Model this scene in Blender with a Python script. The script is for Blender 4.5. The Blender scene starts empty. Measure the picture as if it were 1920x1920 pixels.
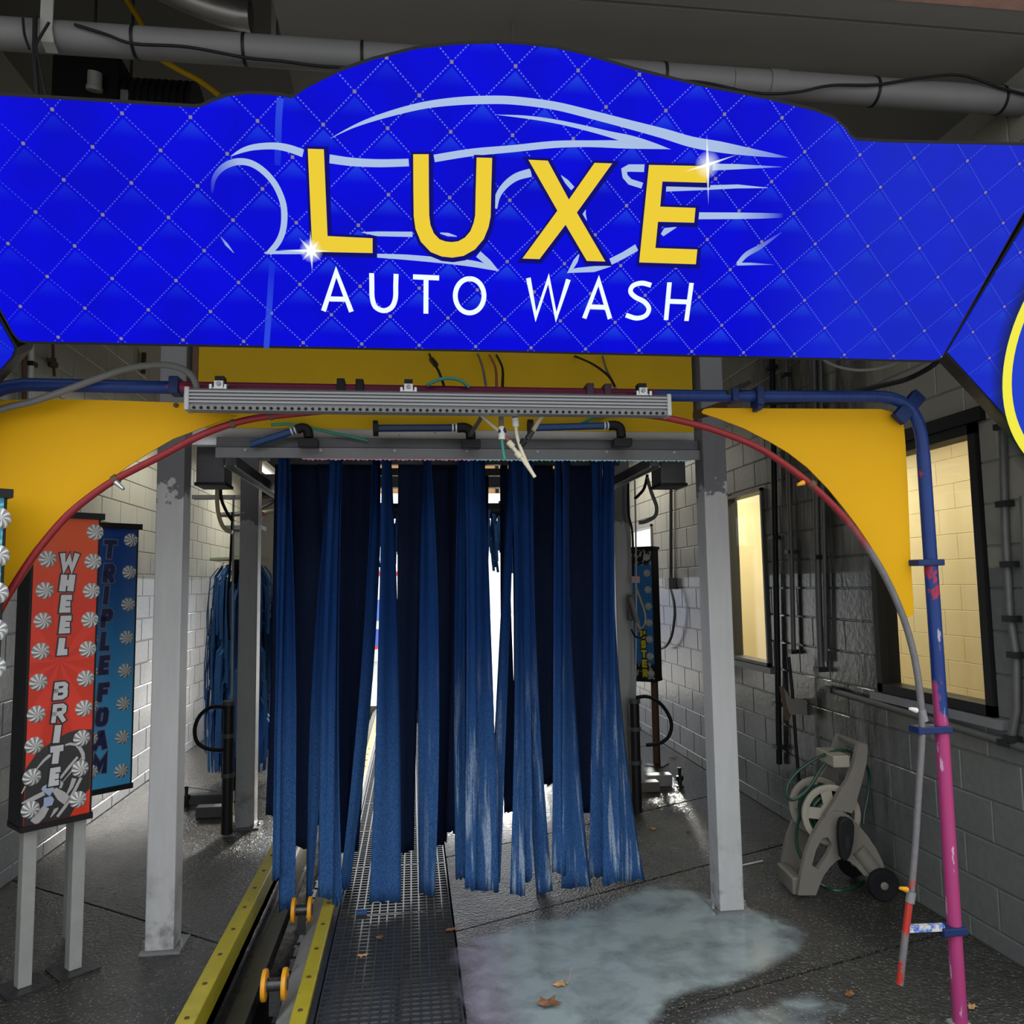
import bpy, math, random
from mathutils import Vector, Matrix
random.seed(7)
SC = bpy.context.scene
COL = SC.collection
# ------------------------------------------------------------------ camera
FPX = 1489.25
PITCH, YAW, ROLL = [math.radians(a) for a in (5.266, 7.238, -0.880)]
CAM = Vector((0, 0, 1.75))
FW = Vector((math.sin(YAW)*math.cos(PITCH), math.cos(YAW)*math.cos(PITCH), math.sin(PITCH)))
_r = Vector((math.cos(YAW), -math.sin(YAW), 0)); _u = _r.cross(FW)
RT = _r*math.cos(ROLL) + _u*math.sin(ROLL)
UP = _u*math.cos(ROLL) - _r*math.sin(ROLL)
cd = bpy.data.cameras.new('camera'); cam = bpy.data.objects.new('camera', cd); COL.objects.link(cam)
cd.sensor_width = 36; cd.lens = FPX/1920*36; cd.clip_start = 0.05; cd.clip_end = 200
cam.matrix_world = Matrix(((RT.x, UP.x, -FW.x, 0), (RT.y, UP.y, -FW.y, 0), (RT.z, UP.z, -FW.z, CAM.z), (0, 0, 0, 1)))
SC.camera = cam
# ------------------------------------------------------------------ light
EXPO = 1.32
K = 2**EXPO
SC.view_settings.view_transform = 'Standard'; SC.view_settings.look = 'None'
SC.view_settings.exposure = EXPO; SC.view_settings.gamma = 1; SC.view_settings.use_curve_mapping = False
W = bpy.data.worlds.new('sky'); SC.world = W; W.use_nodes = True
bg = W.node_tree.nodes['Background']     # overcast sky, three times brighter overhead than at the horizon
def _wn(ty, **kw):
    n = W.node_tree.nodes.new('ShaderNode'+ty)
    for k, v in kw.items(): setattr(n, k, v)
    return n
_lk = W.node_tree.links.new
_tc = _wn('TexCoord'); _sx = _wn('SeparateXYZ'); _lk(_tc.outputs['Generated'], _sx.inputs[0])
_mr = _wn('MapRange'); _lk(_sx.outputs[2], _mr.inputs['Value']); _mr.inputs['To Min'].default_value = .50; _mr.inputs['To Max'].default_value = 1.5
bg.inputs[0].default_value = (0.92, 0.96, 1.0, 1); _lk(_mr.outputs[0], bg.inputs[1])
SC.cycles.max_bounces = 6; SC.cycles.diffuse_bounces = 3; SC.cycles.glossy_bounces = 3; SC.cycles.transparent_max_bounces = 12
SC.cycles.caustics_reflective = False; SC.cycles.caustics_refractive = False
SC.cycles.sample_clamp_indirect = 4.0
SC.cycles.use_denoising = True

sl = bpy.data.lights.new('sun', 'SUN'); sl.energy = 4.2; sl.angle = math.radians(4); sl.color = (1, .96, .9)      # low hazy sun beyond the exit
so = bpy.data.objects.new('sun', sl); COL.objects.link(so); so.location = (2, 30, 18)
so.rotation_euler = Vector((-.21, -math.cos(math.radians(27)), -math.sin(math.radians(27)))).to_track_quat('-Z', 'Y').to_euler()
def area(name, loc, rot, size, power, col):
    l = bpy.data.lights.new(name, 'AREA'); l.shape = 'RECTANGLE'; l.size, l.size_y = size
    l.energy = power; l.color = col
    o = bpy.data.objects.new(name, l); COL.objects.link(o); o.location = loc; o.rotation_euler = rot
    return o
# tunnel tube lamps (their fixtures are built below) and the lamp of the office behind the windows
TUBES = [(-1.9, 7.2, 3.3), (2.2, 8.8, 3.3), (-1.9, 10.6, 3.3)]
for i, p in enumerate(TUBES):
    area('tube_light', (p[0], p[1], p[2]-.06), (0, 0, 0), (.12, 1.3), (6, 11, 9)[i], (1, .96, .84))
area('office_light', (3.6, 4.6, 2.9), (0, 0, 0), (.5, 3.0), 10, (1, .87, .64))
area('office_light', (3.5, 7.2, 2.9), (0, 0, 0), (.5, 1.6), 22, (1, .95, .80))

# ------------------------------------------------------------------ pixel -> place helpers
def ray(x, y): return FW + RT*((x-960)/FPX) - UP*((y-960)/FPX)
def A(x, y, Y): d = ray(x, y); return CAM + d*(Y/d.y)
def AX(x, y, X): d = ray(x, y); return CAM + d*(X/d.x)
def AZ(x, y, Z=0.): d = ray(x, y); return CAM + d*((Z-CAM.z)/d.z)
class Frame:
    """a plane in the place: origin, local x (along), y (away from the viewer), z (up)"""
    def __init__(s, o, ex, ez):
        s.o = Vector(o); s.ex = Vector(ex).normalized(); s.ez = Vector(ez).normalized(); s.ey = s.ez.cross(s.ex)
        s.m = Matrix(((s.ex.x, s.ey.x, s.ez.x, s.o.x), (s.ex.y, s.ey.y, s.ez.y, s.o.y), (s.ex.z, s.ey.z, s.ez.z, s.o.z), (0, 0, 0, 1)))
    def px(s, x, y, off=0.):
        d = ray(x, y); o = s.o + s.ey*off; t = (o-CAM).dot(s.ey)/d.dot(s.ey); q = CAM + d*t - s.o
        return (q.dot(s.ex), q.dot(s.ez))
    def w(s, u, v, y=0.): return s.o + s.ex*u + s.ey*y + s.ez*v

# ------------------------------------------------------------------ mesh builder
ORG = {}
class MB:
    def __init__(s): s.v = []; s.f = []; s.fade = []
    def add(s, vs, fs, fd=None):
        n = len(s.v); s.v += [Vector(p) for p in vs]; s.f += [tuple(i+n for i in f) for f in fs]
        s.fade += (fd if fd else [1.0]*len(vs)); return s
    def box2(s, a, b):
        x0, y0, z0 = a; x1, y1, z1 = b
        return s.add([(x0,y0,z0),(x1,y0,z0),(x1,y1,z0),(x0,y1,z0),(x0,y0,z1),(x1,y0,z1),(x1,y1,z1),(x0,y1,z1)],
                     [(0,3,2,1),(4,5,6,7),(0,1,5,4),(1,2,6,5),(2,3,7,6),(3,0,4,7)])
    def box(s, c, z): return s.box2([c[i]-z[i]/2 for i in range(3)], [c[i]+z[i]/2 for i in range(3)])
    def bar(s, p0, p1, w, h, up=(0,0,1)):
        p0 = Vector(p0); p1 = Vector(p1); d = (p1-p0).normalized(); up = Vector(up)
        if abs(d.dot(up)) > .98: up = Vector((0,1,0))
        a = d.cross(up).normalized(); b = a.cross(d); vs = []
        for p in (p0, p1):
            for i, j in ((-1,-1),(1,-1),(1,1),(-1,1)): vs.append(p + a*(i*w/2) + b*(j*h/2))
        return s.add(vs, [(0,1,2,3),(7,6,5,4),(0,4,5,1),(1,5,6,2),(2,6,7,3),(3,7,4,0)])
    def tube(s, pts, r, n=10, smooth_pts=0, closed=False):
        pts = [Vector(p) for p in pts]
        if smooth_pts: pts = spline(pts, smooth_pts, closed)
        m = len(pts); rs = r if isinstance(r, list) else [r]*m
        if len(rs) != m: rs = [rs[min(len(rs)-1, int(i*len(rs)/m))] for i in range(m)]
        vs = []; prev = None
        for i, p in enumerate(pts):
            if closed: d = (pts[(i+1) % m]-pts[i-1])
            else: d = pts[min(i+1, m-1)]-pts[max(i-1, 0)]
            d = d.normalized() if d.length > 1e-9 else Vector((0,0,1))
            if prev is None:
                a = d.cross(Vector((0,0,1)));
                if a.length < .1: a = d.cross(Vector((0,1,0)))
            else: a = prev - d*prev.dot(d)
            a.normalize(); prev = a; b = d.cross(a)
            for k in range(n):
                t = 2*math.pi*k/n; vs.append(p + (a*math.cos(t)+b*math.sin(t))*rs[i])
        fs = []
        for i in range(m if closed else m-1):
            for k in range(n):
                i2 = (i+1) % m; fs.append((i*n+k, i*n+(k+1) % n, i2*n+(k+1) % n, i2*n+k))
        if not closed: fs += [tuple(range(n))[::-1], tuple((m-1)*n+k for k in range(n))]
        return s.add(vs, fs)
    def lathe(s, c, axis, prof, n=20, x=None):
        c = Vector(c); d = Vector(axis).normalized(); a = d.cross(Vector((0,0,1)))
        if a.length < .1: a = d.cross(Vector((1,0,0)))
        a.normalize(); b = d.cross(a); vs = []; m = len(prof)
        for r, h in prof:
            for k in range(n):
                t = 2*math.pi*k/n; vs.append(c + d*h + (a*math.cos(t)+b*math.sin(t))*max(r, 1e-4))
        fs = [(i*n+k, i*n+(k+1) % n, (i+1)*n+(k+1) % n, (i+1)*n+k) for i in range(m-1) for k in range(n)]
        fs += [tuple(range(n))[::-1], tuple((m-1)*n+k for k in range(n))]
        return s.add(vs, fs)
    def prism(s, poly, y0, y1, fr=None):
        """outline in (x, z), pushed from y0 to y1"""
        n = len(poly); vs = [(p[0], y0, p[1]) for p in poly] + [(p[0], y1, p[1]) for p in poly]
        if fr: vs = [fr.w(p[0], p[2], p[1]) for p in vs]
        return s.add(vs, [tuple(range(n)), tuple(range(2*n-1, n-1, -1))] + [(i, n+i, n+(i+1) % n, (i+1) % n) for i in range(n)])
    def ribbon(s, pts, y, cap=0., fade=None, sub=0):
        """flat strip in the xz plane: pts = (x, z, width)"""
        P = [Vector((p[0], p[1])) for p in pts]; w = [p[2] for p in pts]; fa = fade or [1.0]*len(P)
        if sub and len(P) > 2:
            Q = spline([Vector((P[i].x, P[i].y, w[i])) for i in range(len(P))], sub)
            m = len(Q); fa = [fa[min(len(P)-1, int(i/sub))]*(1-(i/sub) % 1) + fa[min(len(P)-1, int(i/sub)+1)]*((i/sub) % 1) for i in range(m)]
            P = [Vector((q.x, q.y)) for q in Q]; w = [max(q.z, 0) for q in Q]
        if cap:
            d = (P[0]-P[1]).normalized(); P[0] = P[0]+d*cap; d = (P[-1]-P[-2]).normalized(); P[-1] = P[-1]+d*cap
        vs = []; m = len(P)
        for i, p in enumerate(P):
            d1 = (P[i]-P[i-1]).normalized() if i else (P[1]-P[0]).normalized()
            d2 = (P[i+1]-P[i]).normalized() if i < m-1 else d1
            n1 = Vector((-d1.y, d1.x)); n2 = Vector((-d2.y, d2.x)); nn = n1+n2
            if nn.length < .2: nn = n1
            nn.normalize(); k = 1/max(.45, nn.dot(n1))
            for sg in (1, -1):
                q = p + nn*(sg*w[i]/2*k); vs.append((q.x, y, q.y))
        fs = [(2*i, 2*i+1, 2*i+3, 2*i+2) for i in range(m-1)]
        return s.add(vs, fs, [a for a in fa for _ in (0, 1)])
    def flat(s, poly, y): return s.add([(p[0], y, p[1]) for p in poly], [tuple(range(len(poly)))])
    def build(s, name, mat, parent=None, smooth=False, fade=False, bevel=0):
        me = bpy.data.meshes.new(name)
        if parent is not None: o0 = ORG.get(parent.name, Vector((0,0,0)))
        else:
            xs = [p.x for p in s.v]; ys = [p.y for p in s.v]; zs = [p.z for p in s.v]
            o0 = Vector(((min(xs)+max(xs))/2, (min(ys)+max(ys))/2, min(zs)))
        me.from_pydata([tuple(p-o0) for p in s.v], [], s.f)
        if smooth:
            me.polygons.foreach_set('use_smooth', [True]*len(me.polygons))
            try: me.set_sharp_from_angle(angle=math.radians(40))
            except Exception: pass
        if fade:
            at = me.attributes.new('fade', 'FLOAT', 'POINT'); at.data.foreach_set('value', s.fade)
        me.materials.append(mat); me.update()
        o = bpy.data.objects.new(name, me); COL.objects.link(o)
        if parent is not None: o.parent = parent; ORG[o.name] = o0
        else: o.location = o0; ORG[o.name] = o0
        if bevel:
            b = o.modifiers.new('bevel', 'BEVEL'); b.width = bevel; b.segments = 2; b.limit_method = 'ANGLE'
        return o
def spline(P, k, closed=False):
    out = []; n = len(P)
    for i in range(n if closed else n-1):
        if closed: p0, p1, p2, p3 = P[i-1], P[i], P[(i+1) % n], P[(i+2) % n]
        else: p0, p1, p2, p3 = P[max(i-1,0)], P[i], P[i+1], P[min(i+2,n-1)]
        for j in range(k):
            t = j/k; out.append(.5*((2*p1)+(p2-p0)*t+(2*p0-5*p1+4*p2-p3)*t*t+(3*p1-p0-3*p2+p3)*t**3))
    if not closed: out.append(P[-1].copy())
    return out
def offset(poly, d):
    """outline grown outwards by d"""
    n = len(poly); ar = sum(poly[i][0]*poly[(i+1) % n][1]-poly[(i+1) % n][0]*poly[i][1] for i in range(n))
    sg = 1 if ar > 0 else -1; out = []
    for i in range(n):
        p0, p1, p2 = Vector(poly[i-1][:2]), Vector(poly[i][:2]), Vector(poly[(i+1) % n][:2])
        a = (p1-p0).normalized(); b = (p2-p1).normalized(); n1 = Vector((a.y, -a.x))*sg; n2 = Vector((b.y, -b.x))*sg
        m = (n1+n2).normalized(); out.append(tuple(p1+m*(d/max(.4, m.dot(n1)))))
    return out
def thing(name, label, cat, loc=(0,0,0), group=None, fr=None):
    o = bpy.data.objects.new(name, None); COL.objects.link(o); o.empty_display_size = .1
    if fr: o.matrix_world = fr.m; ORG[o.name] = Vector((0,0,0))
    else: o.location = loc; ORG[o.name] = Vector(loc)
    return tag(o, label, cat, group)
def tag(o, label, cat=None, group=None, kind=None):
    if label: o['label'] = label
    if cat: o['category'] = cat
    if group: o['group'] = group
    if kind: o['kind'] = kind
    return o
def struct(o): o['kind'] = 'structure'; return o

# ------------------------------------------------------------------ materials
def lin(c):
    if isinstance(c, str):
        c = tuple(int(c[i:i+2], 16)/255 for i in (0, 2, 4)); return tuple(x/12.92 if x <= .04045 else ((x+.055)/1.055)**2.4 for x in c)
    return tuple(c[:3])
class NT:
    def __init__(s, name):
        s.m = bpy.data.materials.new(name); s.m.use_nodes = True; s.t = s.m.node_tree
        s.b = s.t.nodes['Principled BSDF']; s.out = s.t.nodes['Material Output']
    def n(s, ty, ins=None, **kw):
        nd = s.t.nodes.new('ShaderNode'+ty)
        for k, v in kw.items(): setattr(nd, k, v)
        for k, v in (ins or {}).items(): s.put(nd.inputs[k], v)
        return nd
    def put(s, sock, v):
        if isinstance(v, bpy.types.NodeSocket): s.t.links.new(v, sock)
        else:
            if sock.type == 'RGBA' and len(v) == 3: v = (*v, 1)
            sock.default_value = v
    def ma(s, op, a, b=0., c=None, clamp=False):
        i = {0: a, 1: b}
        if c is not None: i[2] = c
        return s.n('Math', i, operation=op, use_clamp=clamp).outputs[0]
    def ss(s, v, a, b):   # smoothstep map a..b -> 0..1
        return s.n('MapRange', {'Value': v, 'From Min': a, 'From Max': b}, interpolation_type='SMOOTHSTEP').outputs[0]
    def mix(s, f, a, b): return s.n('MixRGB', {0: f, 1: a, 2: b}).outputs[0]
    def noise(s, vec, scale, detail=3, rough=.55, dist=0.):
        return s.n('TexNoise', {'Vector': vec, 'Scale': scale, 'Detail': detail, 'Roughness': rough, 'Distortion': dist}).outputs[0]
    def pos(s): return s.n('NewGeometry').outputs['Position']
    def xyz(s, v):
        nd = s.n('SeparateXYZ', {0: v}); return nd.outputs[0], nd.outputs[1], nd.outputs[2]
    def scl(s, v, k): return s.n('VectorMath', {0: v, 1: k}, operation='MULTIPLY').outputs[0]
    def bump(s, h, st, d=.01): return s.n('Bump', {'Height': h, 'Strength': st, 'Distance': d}).outputs[0]
    def set(s, **kw):
        for k, v in kw.items(): s.put(s.b.inputs[k.replace('_', ' ')], v)
        return s.m
def mat(name, col, rough=.5, metal=0., var=.12, scale=9., bump=0., bscale=60., col2=None, amt=.5, edge=.08, spec=.4):
    t = NT(name); p = t.pos(); c = lin(col)
    nz = t.noise(p, scale, 4)
    d = tuple(x*(1-var) for x in c); l = tuple(min(1, x*(1+var)) for x in c)
    cc = t.mix(nz, d, l)
    if col2 is not None:
        n2 = t.noise(p, scale*1.7, 5, .65); cc = t.mix(t.ss(n2, 1-amt-edge, 1-amt+edge), cc, lin(col2))
    t.set(Base_Color=cc, Roughness=t.n('MapRange', {'Value': nz, 'To Min': max(.03, rough-.1), 'To Max': min(1, rough+.1)}).outputs[0], Metallic=metal, Specular_IOR_Level=spec)
    if bump: t.set(Normal=t.bump(t.noise(p, bscale, 3), bump))
    return t.m
def emat(name, col, k=1., base=None, rough=.4, fade=False):
    """print on a lightbox: shows COL at strength k after exposure"""
    t = NT(name); c = lin(col)
    t.set(Base_Color=lin(base or col) if base else tuple(x*.04 for x in c), Specular_IOR_Level=.08, Emission_Color=c, Emission_Strength=k/K, Roughness=rough)
    if fade:
        a = t.n('Attribute', attribute_name='fade').outputs['Fac']
        tr = t.n('BsdfTransparent').outputs[0]; mx = t.n('MixShader', {0: a, 1: tr, 2: t.b.outputs[0]}).outputs[0]
        t.t.links.new(mx, t.out.inputs[0])
    return t.m
MT = {}
MT['black'] = mat('black_plastic', (.010,.010,.011), .5, spec=.18)
MT['blackmetal'] = mat('black_metal', (.018,.018,.02), .4, .3)
MT['rubber'] = mat('black_rubber', (.010,.010,.011), .6, spec=.15)
MT['steel'] = mat('galvanised_steel', (.42,.42,.41), .38, .75, .2, 20)
MT['dullsteel'] = mat('dull_painted_steel', (.30,.30,.285), .5, .1, .18, 14, .1)
MT['darkgrey'] = mat('dark_grey_paint', (.075,.075,.08), .45, .0, .25, 10, .08)
MT['midgrey'] = mat('mid_grey_paint', (.16,.16,.165), .45, 0, .2, 10)
MT['alu'] = mat('extruded_aluminium', (.21,.21,.215), .45, .35, .08, 30)
MT['white'] = mat('white_plastic', (.62,.61,.57), .4, 0, .1)
MT['cream'] = mat('cream_nylon', (.55,.50,.36), .45, 0, .1)
MT['yellow'] = mat('yellow_panel_paint', (.56,.295,.003), .55, 0, .05, 5, spec=.12)
MT['yellowdull'] = mat('yellow_header_paint', (.42,.26,.003), .55, 0, .08, 5, spec=.12)
MT['pvcgrey'] = mat('grey_pipe_wrap', (.14,.14,.14), .55, 0, .1, 12)
MT['greyhose'] = mat('grey_flexible_hose', (.11,.11,.105), .5, 0, .15, 20)
MT['greenhose'] = mat('green_hose', (.012,.045,.028), .35)
MT['greentube'] = mat('green_tube', (.02,.19,.13), .35)
MT['palehose'] = mat('pale_clear_hose', (.40,.35,.22), .35)
MT['redrubber'] = mat('red_tube', (.28,.05,.05), .45)
MT['navy'] = mat('navy_pvc', (.012,.03,.085), .35, 0, .3, 30, col2=(.10,.02,.08), amt=.35)
MT['bluepvc'] = mat('blue_pvc', (.012,.05,.16), .35, 0, .3, 30)
MT['clampblue'] = mat('blue_clamp_paint', (.008,.02,.08), .45, 0, .3, 30, spec=.2)
MT['plum'] = mat('plum_clamp', (.045,.01,.03), .45)
MT['taupe'] = mat('taupe_plastic', (.16,.145,.122), .5, 0, .12, 12, .05, 90, spec=.25)
MT['bone'] = mat('bone_plastic', (.28,.255,.205), .5, 0, .1, 12, spec=.25)
MT['rust'] = mat('rusty_steel', (.10,.055,.03), .7, .2, .4, 30)
MT['orange'] = mat('orange_roller', (.62,.27,.01), .4)
MT['leaf'] = mat('brown_leaf', (.17,.075,.03), .55, 0, .5, 90)
MT['leafpale'] = mat('tan_leaf', (.40,.22,.09), .55, 0, .4, 90)
MT['pink'] = mat('pink_plastic', (.55,.14,.38), .4)
MT['iron'] = mat('wet_dark_iron', (.05,.05,.052), .3, .6, .4, 18, .2, 60)
MT['ironlight'] = mat('worn_steel_plate', (.36,.36,.365), .35, .25, .35, 7, .15, 60, col2=(.04,.04,.04), amt=.35)
MT['pit'] = mat('wet_pit', (.012,.012,.012), .25, 0, .4, 10, .3, 25)
MT['grate'] = mat('black_grating', (.035,.035,.036), .2, 0, .4, 20, spec=.7)
MT['cloudwhite'] = mat('white_painted_steel', (.82,.82,.84), .5, 0, .12, 9, col2=(.30,.02,.025), amt=.30, edge=.02)
MT['conduit'] = mat('grey_conduit', (.09,.09,.085), .5, .2, .25, 15)
MT['purplelens'] = mat('led_lens', (.20,.20,.20), .2, 0, .4, 120)
def glass():
    t = NT('window_glass'); t.set(Base_Color=(.9,.95,.92,1), Roughness=.03)
    g = t.n('BsdfGlossy', {'Roughness': .03}); tr = t.n('BsdfTransparent', {'Color': (.93,.95,.93,1)})
    f = .05; t.t.links.new(t.n('MixShader', {0: f, 1: tr.outputs[0], 2: g.outputs[0]}).outputs[0], t.out.inputs[0]); return t.m
MT['glass'] = glass()
def block_paint(name, top, low, zc, stain=0., lowr=.2):
    t = NT(name); p = t.pos(); x, y, z = t.xyz(p)
    n1 = t.noise(p, 2.2, 4); n2 = t.noise(p, 26, 4, .6); n3 = t.noise(t.scl(p, (1, 1, .18)), 5.5, 5, .65)
    zz = t.ma('ADD', z, t.ma('MULTIPLY', t.ma('SUBTRACT', n2, .5), .03))
    f = t.ss(zz, zc-.01, zc+.01)
    low_c = t.mix(n2, tuple(v*.8 for v in low), tuple(v*1.2 for v in low))
    top_c = t.mix(n1, tuple(v*.82 for v in top), top)
    smear = t.ma('MULTIPLY', t.ss(t.ma('ADD', zz, t.ma('MULTIPLY', n1, .35)), zc+.55, zc+.2), t.ss(n1, .38, .62))
    top_c = t.mix(t.ma('MULTIPLY', smear, .75), top_c, tuple(v*.45 for v in low))
    c = t.mix(f, low_c, top_c)
    if stain:   # black run-off stains between the windows and under the sill
        sy = t.ma('MULTIPLY', t.ss(y, 6.15, 5.7), t.ss(y, 4.0, 4.6))
        sz = t.ss(z, .0, .5)
        c = t.mix(t.ma('MULTIPLY', t.ma('MULTIPLY', sy, sz), t.ma('MULTIPLY', t.ss(n3, .30, .6), stain)), c, (.012,.012,.012))
    t.set(Base_Color=c, Roughness=t.mix(f, (lowr,)*3, (.55,)*3), Normal=t.bump(n2, .35, .006)); return t.m
MT['wall_l'] = block_paint('left_wall_paint', (.42,.41,.33), (.35,.355,.36), 1.86)
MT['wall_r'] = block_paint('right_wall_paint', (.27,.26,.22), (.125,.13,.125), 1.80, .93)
MT['room'] = mat('cream_office_paint', (.70,.58,.35), .6, 0, .05, 3, .1, 30)
MT['mortar'] = mat('dark_joint_mortar', (.10,.10,.095), .7)
MT['mortarc'] = mat('cream_joint_mortar', (.33,.27,.16), .7)
MT['ceil'] = mat('grey_ceiling', (.10,.098,.088), .7, 0, .15, 4)
MT['soffit'] = mat('soffit_paint', (.15,.145,.13), .6, 0, .1, 5)
MT['brickred'] = mat('facade_brick', (.34,.20,.16), .7, 0, .25, 14, .3, 40)
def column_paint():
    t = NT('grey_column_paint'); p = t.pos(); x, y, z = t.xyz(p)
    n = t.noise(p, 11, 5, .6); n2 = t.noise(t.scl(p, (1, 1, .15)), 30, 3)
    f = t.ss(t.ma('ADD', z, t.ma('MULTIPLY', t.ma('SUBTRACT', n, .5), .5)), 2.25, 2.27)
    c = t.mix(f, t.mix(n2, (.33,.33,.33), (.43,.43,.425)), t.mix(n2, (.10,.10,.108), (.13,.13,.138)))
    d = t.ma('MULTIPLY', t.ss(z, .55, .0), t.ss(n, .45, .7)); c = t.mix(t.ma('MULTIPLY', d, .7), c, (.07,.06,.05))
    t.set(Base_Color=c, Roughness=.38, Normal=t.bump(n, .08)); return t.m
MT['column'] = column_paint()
def arch_paint():
    t = NT('flaking_blue_and_pink_paint'); p = t.pos(); x, y, z = t.xyz(p)
    n = t.noise(t.scl(p, (1, 1, .45)), 6.5, 4, .6); n2 = t.noise(t.scl(p, (1, 1, .22)), 34, 4, .6)
    pink = t.mix(n2, (.34,.025,.10), (.25,.045,.15)); blue = t.mix(n2, (.006,.020,.095), (.012,.038,.17))
    zz = t.ma('ADD', z, t.ma('MULTIPLY', t.ma('SUBTRACT', n, .5), .95)); c = t.mix(t.ss(zz, 1.32, 1.37), pink, blue)
    c = t.mix(t.ma('MULTIPLY', t.ss(t.noise(t.scl(p, (.5, 1, .45)), 9.5, 4, .6), .60, .63), t.ss(z, 1.25, 1.5)), c, (.28,.02,.045))
    mid = t.ma('MULTIPLY', t.ss(x, 1.02, .92), t.ss(x, -.86, -.82)); c = t.mix(mid, c, (.10,.008,.03))
    wear = t.ma('MULTIPLY', t.ss(n2, .64, .68), t.ss(z, 1.9, 1.5)); c = t.mix(t.ma('MULTIPLY', wear, .55), c, (.55,.45,.5))
    t.set(Base_Color=c, Roughness=.42, Specular_IOR_Level=.22); return t.m
MT['arch'] = arch_paint()
def redpipe():
    t = NT('worn_red_pipe_paint'); p = t.pos(); x, y, z = t.xyz(p)
    n = t.noise(p, 7, 4, .6); n2 = t.noise(p, 40, 3)
    zz = t.ma('ADD', t.ma('ADD', z, t.ma('MULTIPLY', t.ss(x, .5, -.5), .32)), t.ma('MULTIPLY', t.ma('SUBTRACT', n, .5), .45)); f = t.ss(zz, 1.85, 2.0)
    low = t.ss(zz, .62, .55)
    g = t.mix(n2, (.085,.08,.083), (.15,.142,.147)); r = t.mix(n2, (.15,.010,.014), (.24,.018,.022))
    c = t.mix(f, g, r); c = t.mix(t.ma('MULTIPLY', low, t.ss(n, .50, .55)), c, (.34,.025,.015)); t.set(Base_Color=c, Roughness=.36, Specular_IOR_Level=.28); return t.m
MT['redpipe'] = redpipe()
def floor_mat():
    t = NT('wet_exposed_concrete'); p = t.pos(); x, y, z = t.xyz(p)
    n1 = t.noise(p, 1.1, 4); n2 = t.noise(p, 75, 3, .7); n3 = t.noise(p, 9, 4)
    v = t.n('TexVoronoi', {'Vector': p, 'Scale': 62.}); vo = v.outputs[0]; vr = t.xyz(v.outputs[1])[0]
    deep = t.ss(y, 4.9, 6.6)                                # the floor inside the wash is soaked
    c = t.mix(n2, (.014,.014,.012), (.060,.058,.050)); c = t.mix(t.ma('MULTIPLY', t.ss(n1, .42, .7), .6), c, (.026,.021,.015))
    stone_glint = t.ma('MULTIPLY', t.ss(vo, .42, .22), t.ss(vr, .45, .75)); c = t.mix(t.ma('MULTIPLY', stone_glint, .55), c, (.24,.235,.21))  # pale aggregate specks that also paint wet glints into the colour
    wet = t.ma('MAXIMUM', t.ss(t.ma('ADD', n1, t.ma('MULTIPLY', n3, .3)), .5, .8), deep)
    t.set(Base_Color=c, Roughness=t.n('MapRange', {'Value': wet, 'To Min': .32, 'To Max': .10}).outputs[0],
          Normal=t.bump(t.ma('ADD', t.ma('MULTIPLY', vo, .8), n2), t.n('MapRange', {'Value': deep, 'To Min': 1., 'To Max': .45}).outputs[0], .010)); t.b.inputs['Specular IOR Level'].default_value = .6
    return t.m
MT['floor'] = floor_mat()
MT['ground'] = mat('outdoor_concrete', (.36,.35,.33), .8, 0, .15, 2)
def puddle_mat():
    t = NT('milky_foam_water'); p = t.pos()
    n = t.noise(p, 3.0, 5, .6, 1.2); n2 = t.noise(p, 30, 3); n3 = t.noise(p, 1.3, 2)
    c = t.mix(n, (.20,.245,.255), (.30,.355,.355)); x, y, z = t.xyz(p)
    c = t.mix(t.ma('MULTIPLY', t.ss(x, .55, .2), .65), c, (.30,.21,.31)); c = t.mix(t.ma('MULTIPLY', t.ss(x, 1.2, 1.7), .5), c, (.30,.36,.38))
    t.set(Base_Color=c, Roughness=.16, Normal=t.bump(n2, .12, .004))
    a = t.n('Attribute', attribute_name='fade').outputs['Fac']
    n8 = t.noise(p, 4.5, 5, .6, .3); al = t.ma('MULTIPLY', t.ss(t.ma('ADD', a, t.ma('MULTIPLY', t.ma('SUBTRACT', n, .5), 1.0)), .25, .75), t.n('MapRange', {'Value': n8, 'From Min': .34, 'From Max': .56, 'To Min': .55, 'To Max': .95}).outputs[0])
    mx = t.n('MixShader', {0: al, 1: t.n('BsdfTransparent').outputs[0], 2: t.b.outputs[0]}).outputs[0]; t.t.links.new(mx, t.out.inputs[0]); return t.m
MT['puddle'] = puddle_mat()
def cloth_mat(name, dark, light, soap):
    t = NT(name); p = t.pos(); x, y, z = t.xyz(p)
    st = t.scl(p, (1, 1, .06)); n = t.noise(st, 60, 4, .65); n2 = t.noise(p, 180, 2); n3 = t.noise(st, 26, 4, .6)
    c = t.mix(n, dark, light); c = t.mix(t.ma('MULTIPLY', t.ss(n2, .35, .7), .55), c, tuple(v*.4 for v in dark))
    low = t.ss(t.ma('ADD', z, t.ma('MULTIPLY', n3, .7)), 2.0, .75)
    gr = t.ss(t.noise(t.scl(p, (1, 1, .35)), 230, 3, .7), .36, .64); c = t.mix(t.ma('MULTIPLY', low, t.ma('ADD', .25, t.ma('MULTIPLY', gr, .55))), c, (.045,.122,.285) if soap else tuple(v*1.3 for v in light))
    if soap:
        right = t.ss(x, -.05, .3); f = t.ma('MULTIPLY', t.ma('MULTIPLY', t.ss(n3, .53, .68), low), right)
        c = t.mix(t.ma('MULTIPLY', f, t.ma('ADD', .35, t.ma('MULTIPLY', gr, .45))), c, (.40,.49,.58))
    t.set(Base_Color=c, Roughness=.8, Normal=t.bump(n2, .4, .003)); t.b.inputs['Specular IOR Level'].default_value = .1
    return t.m
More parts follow.
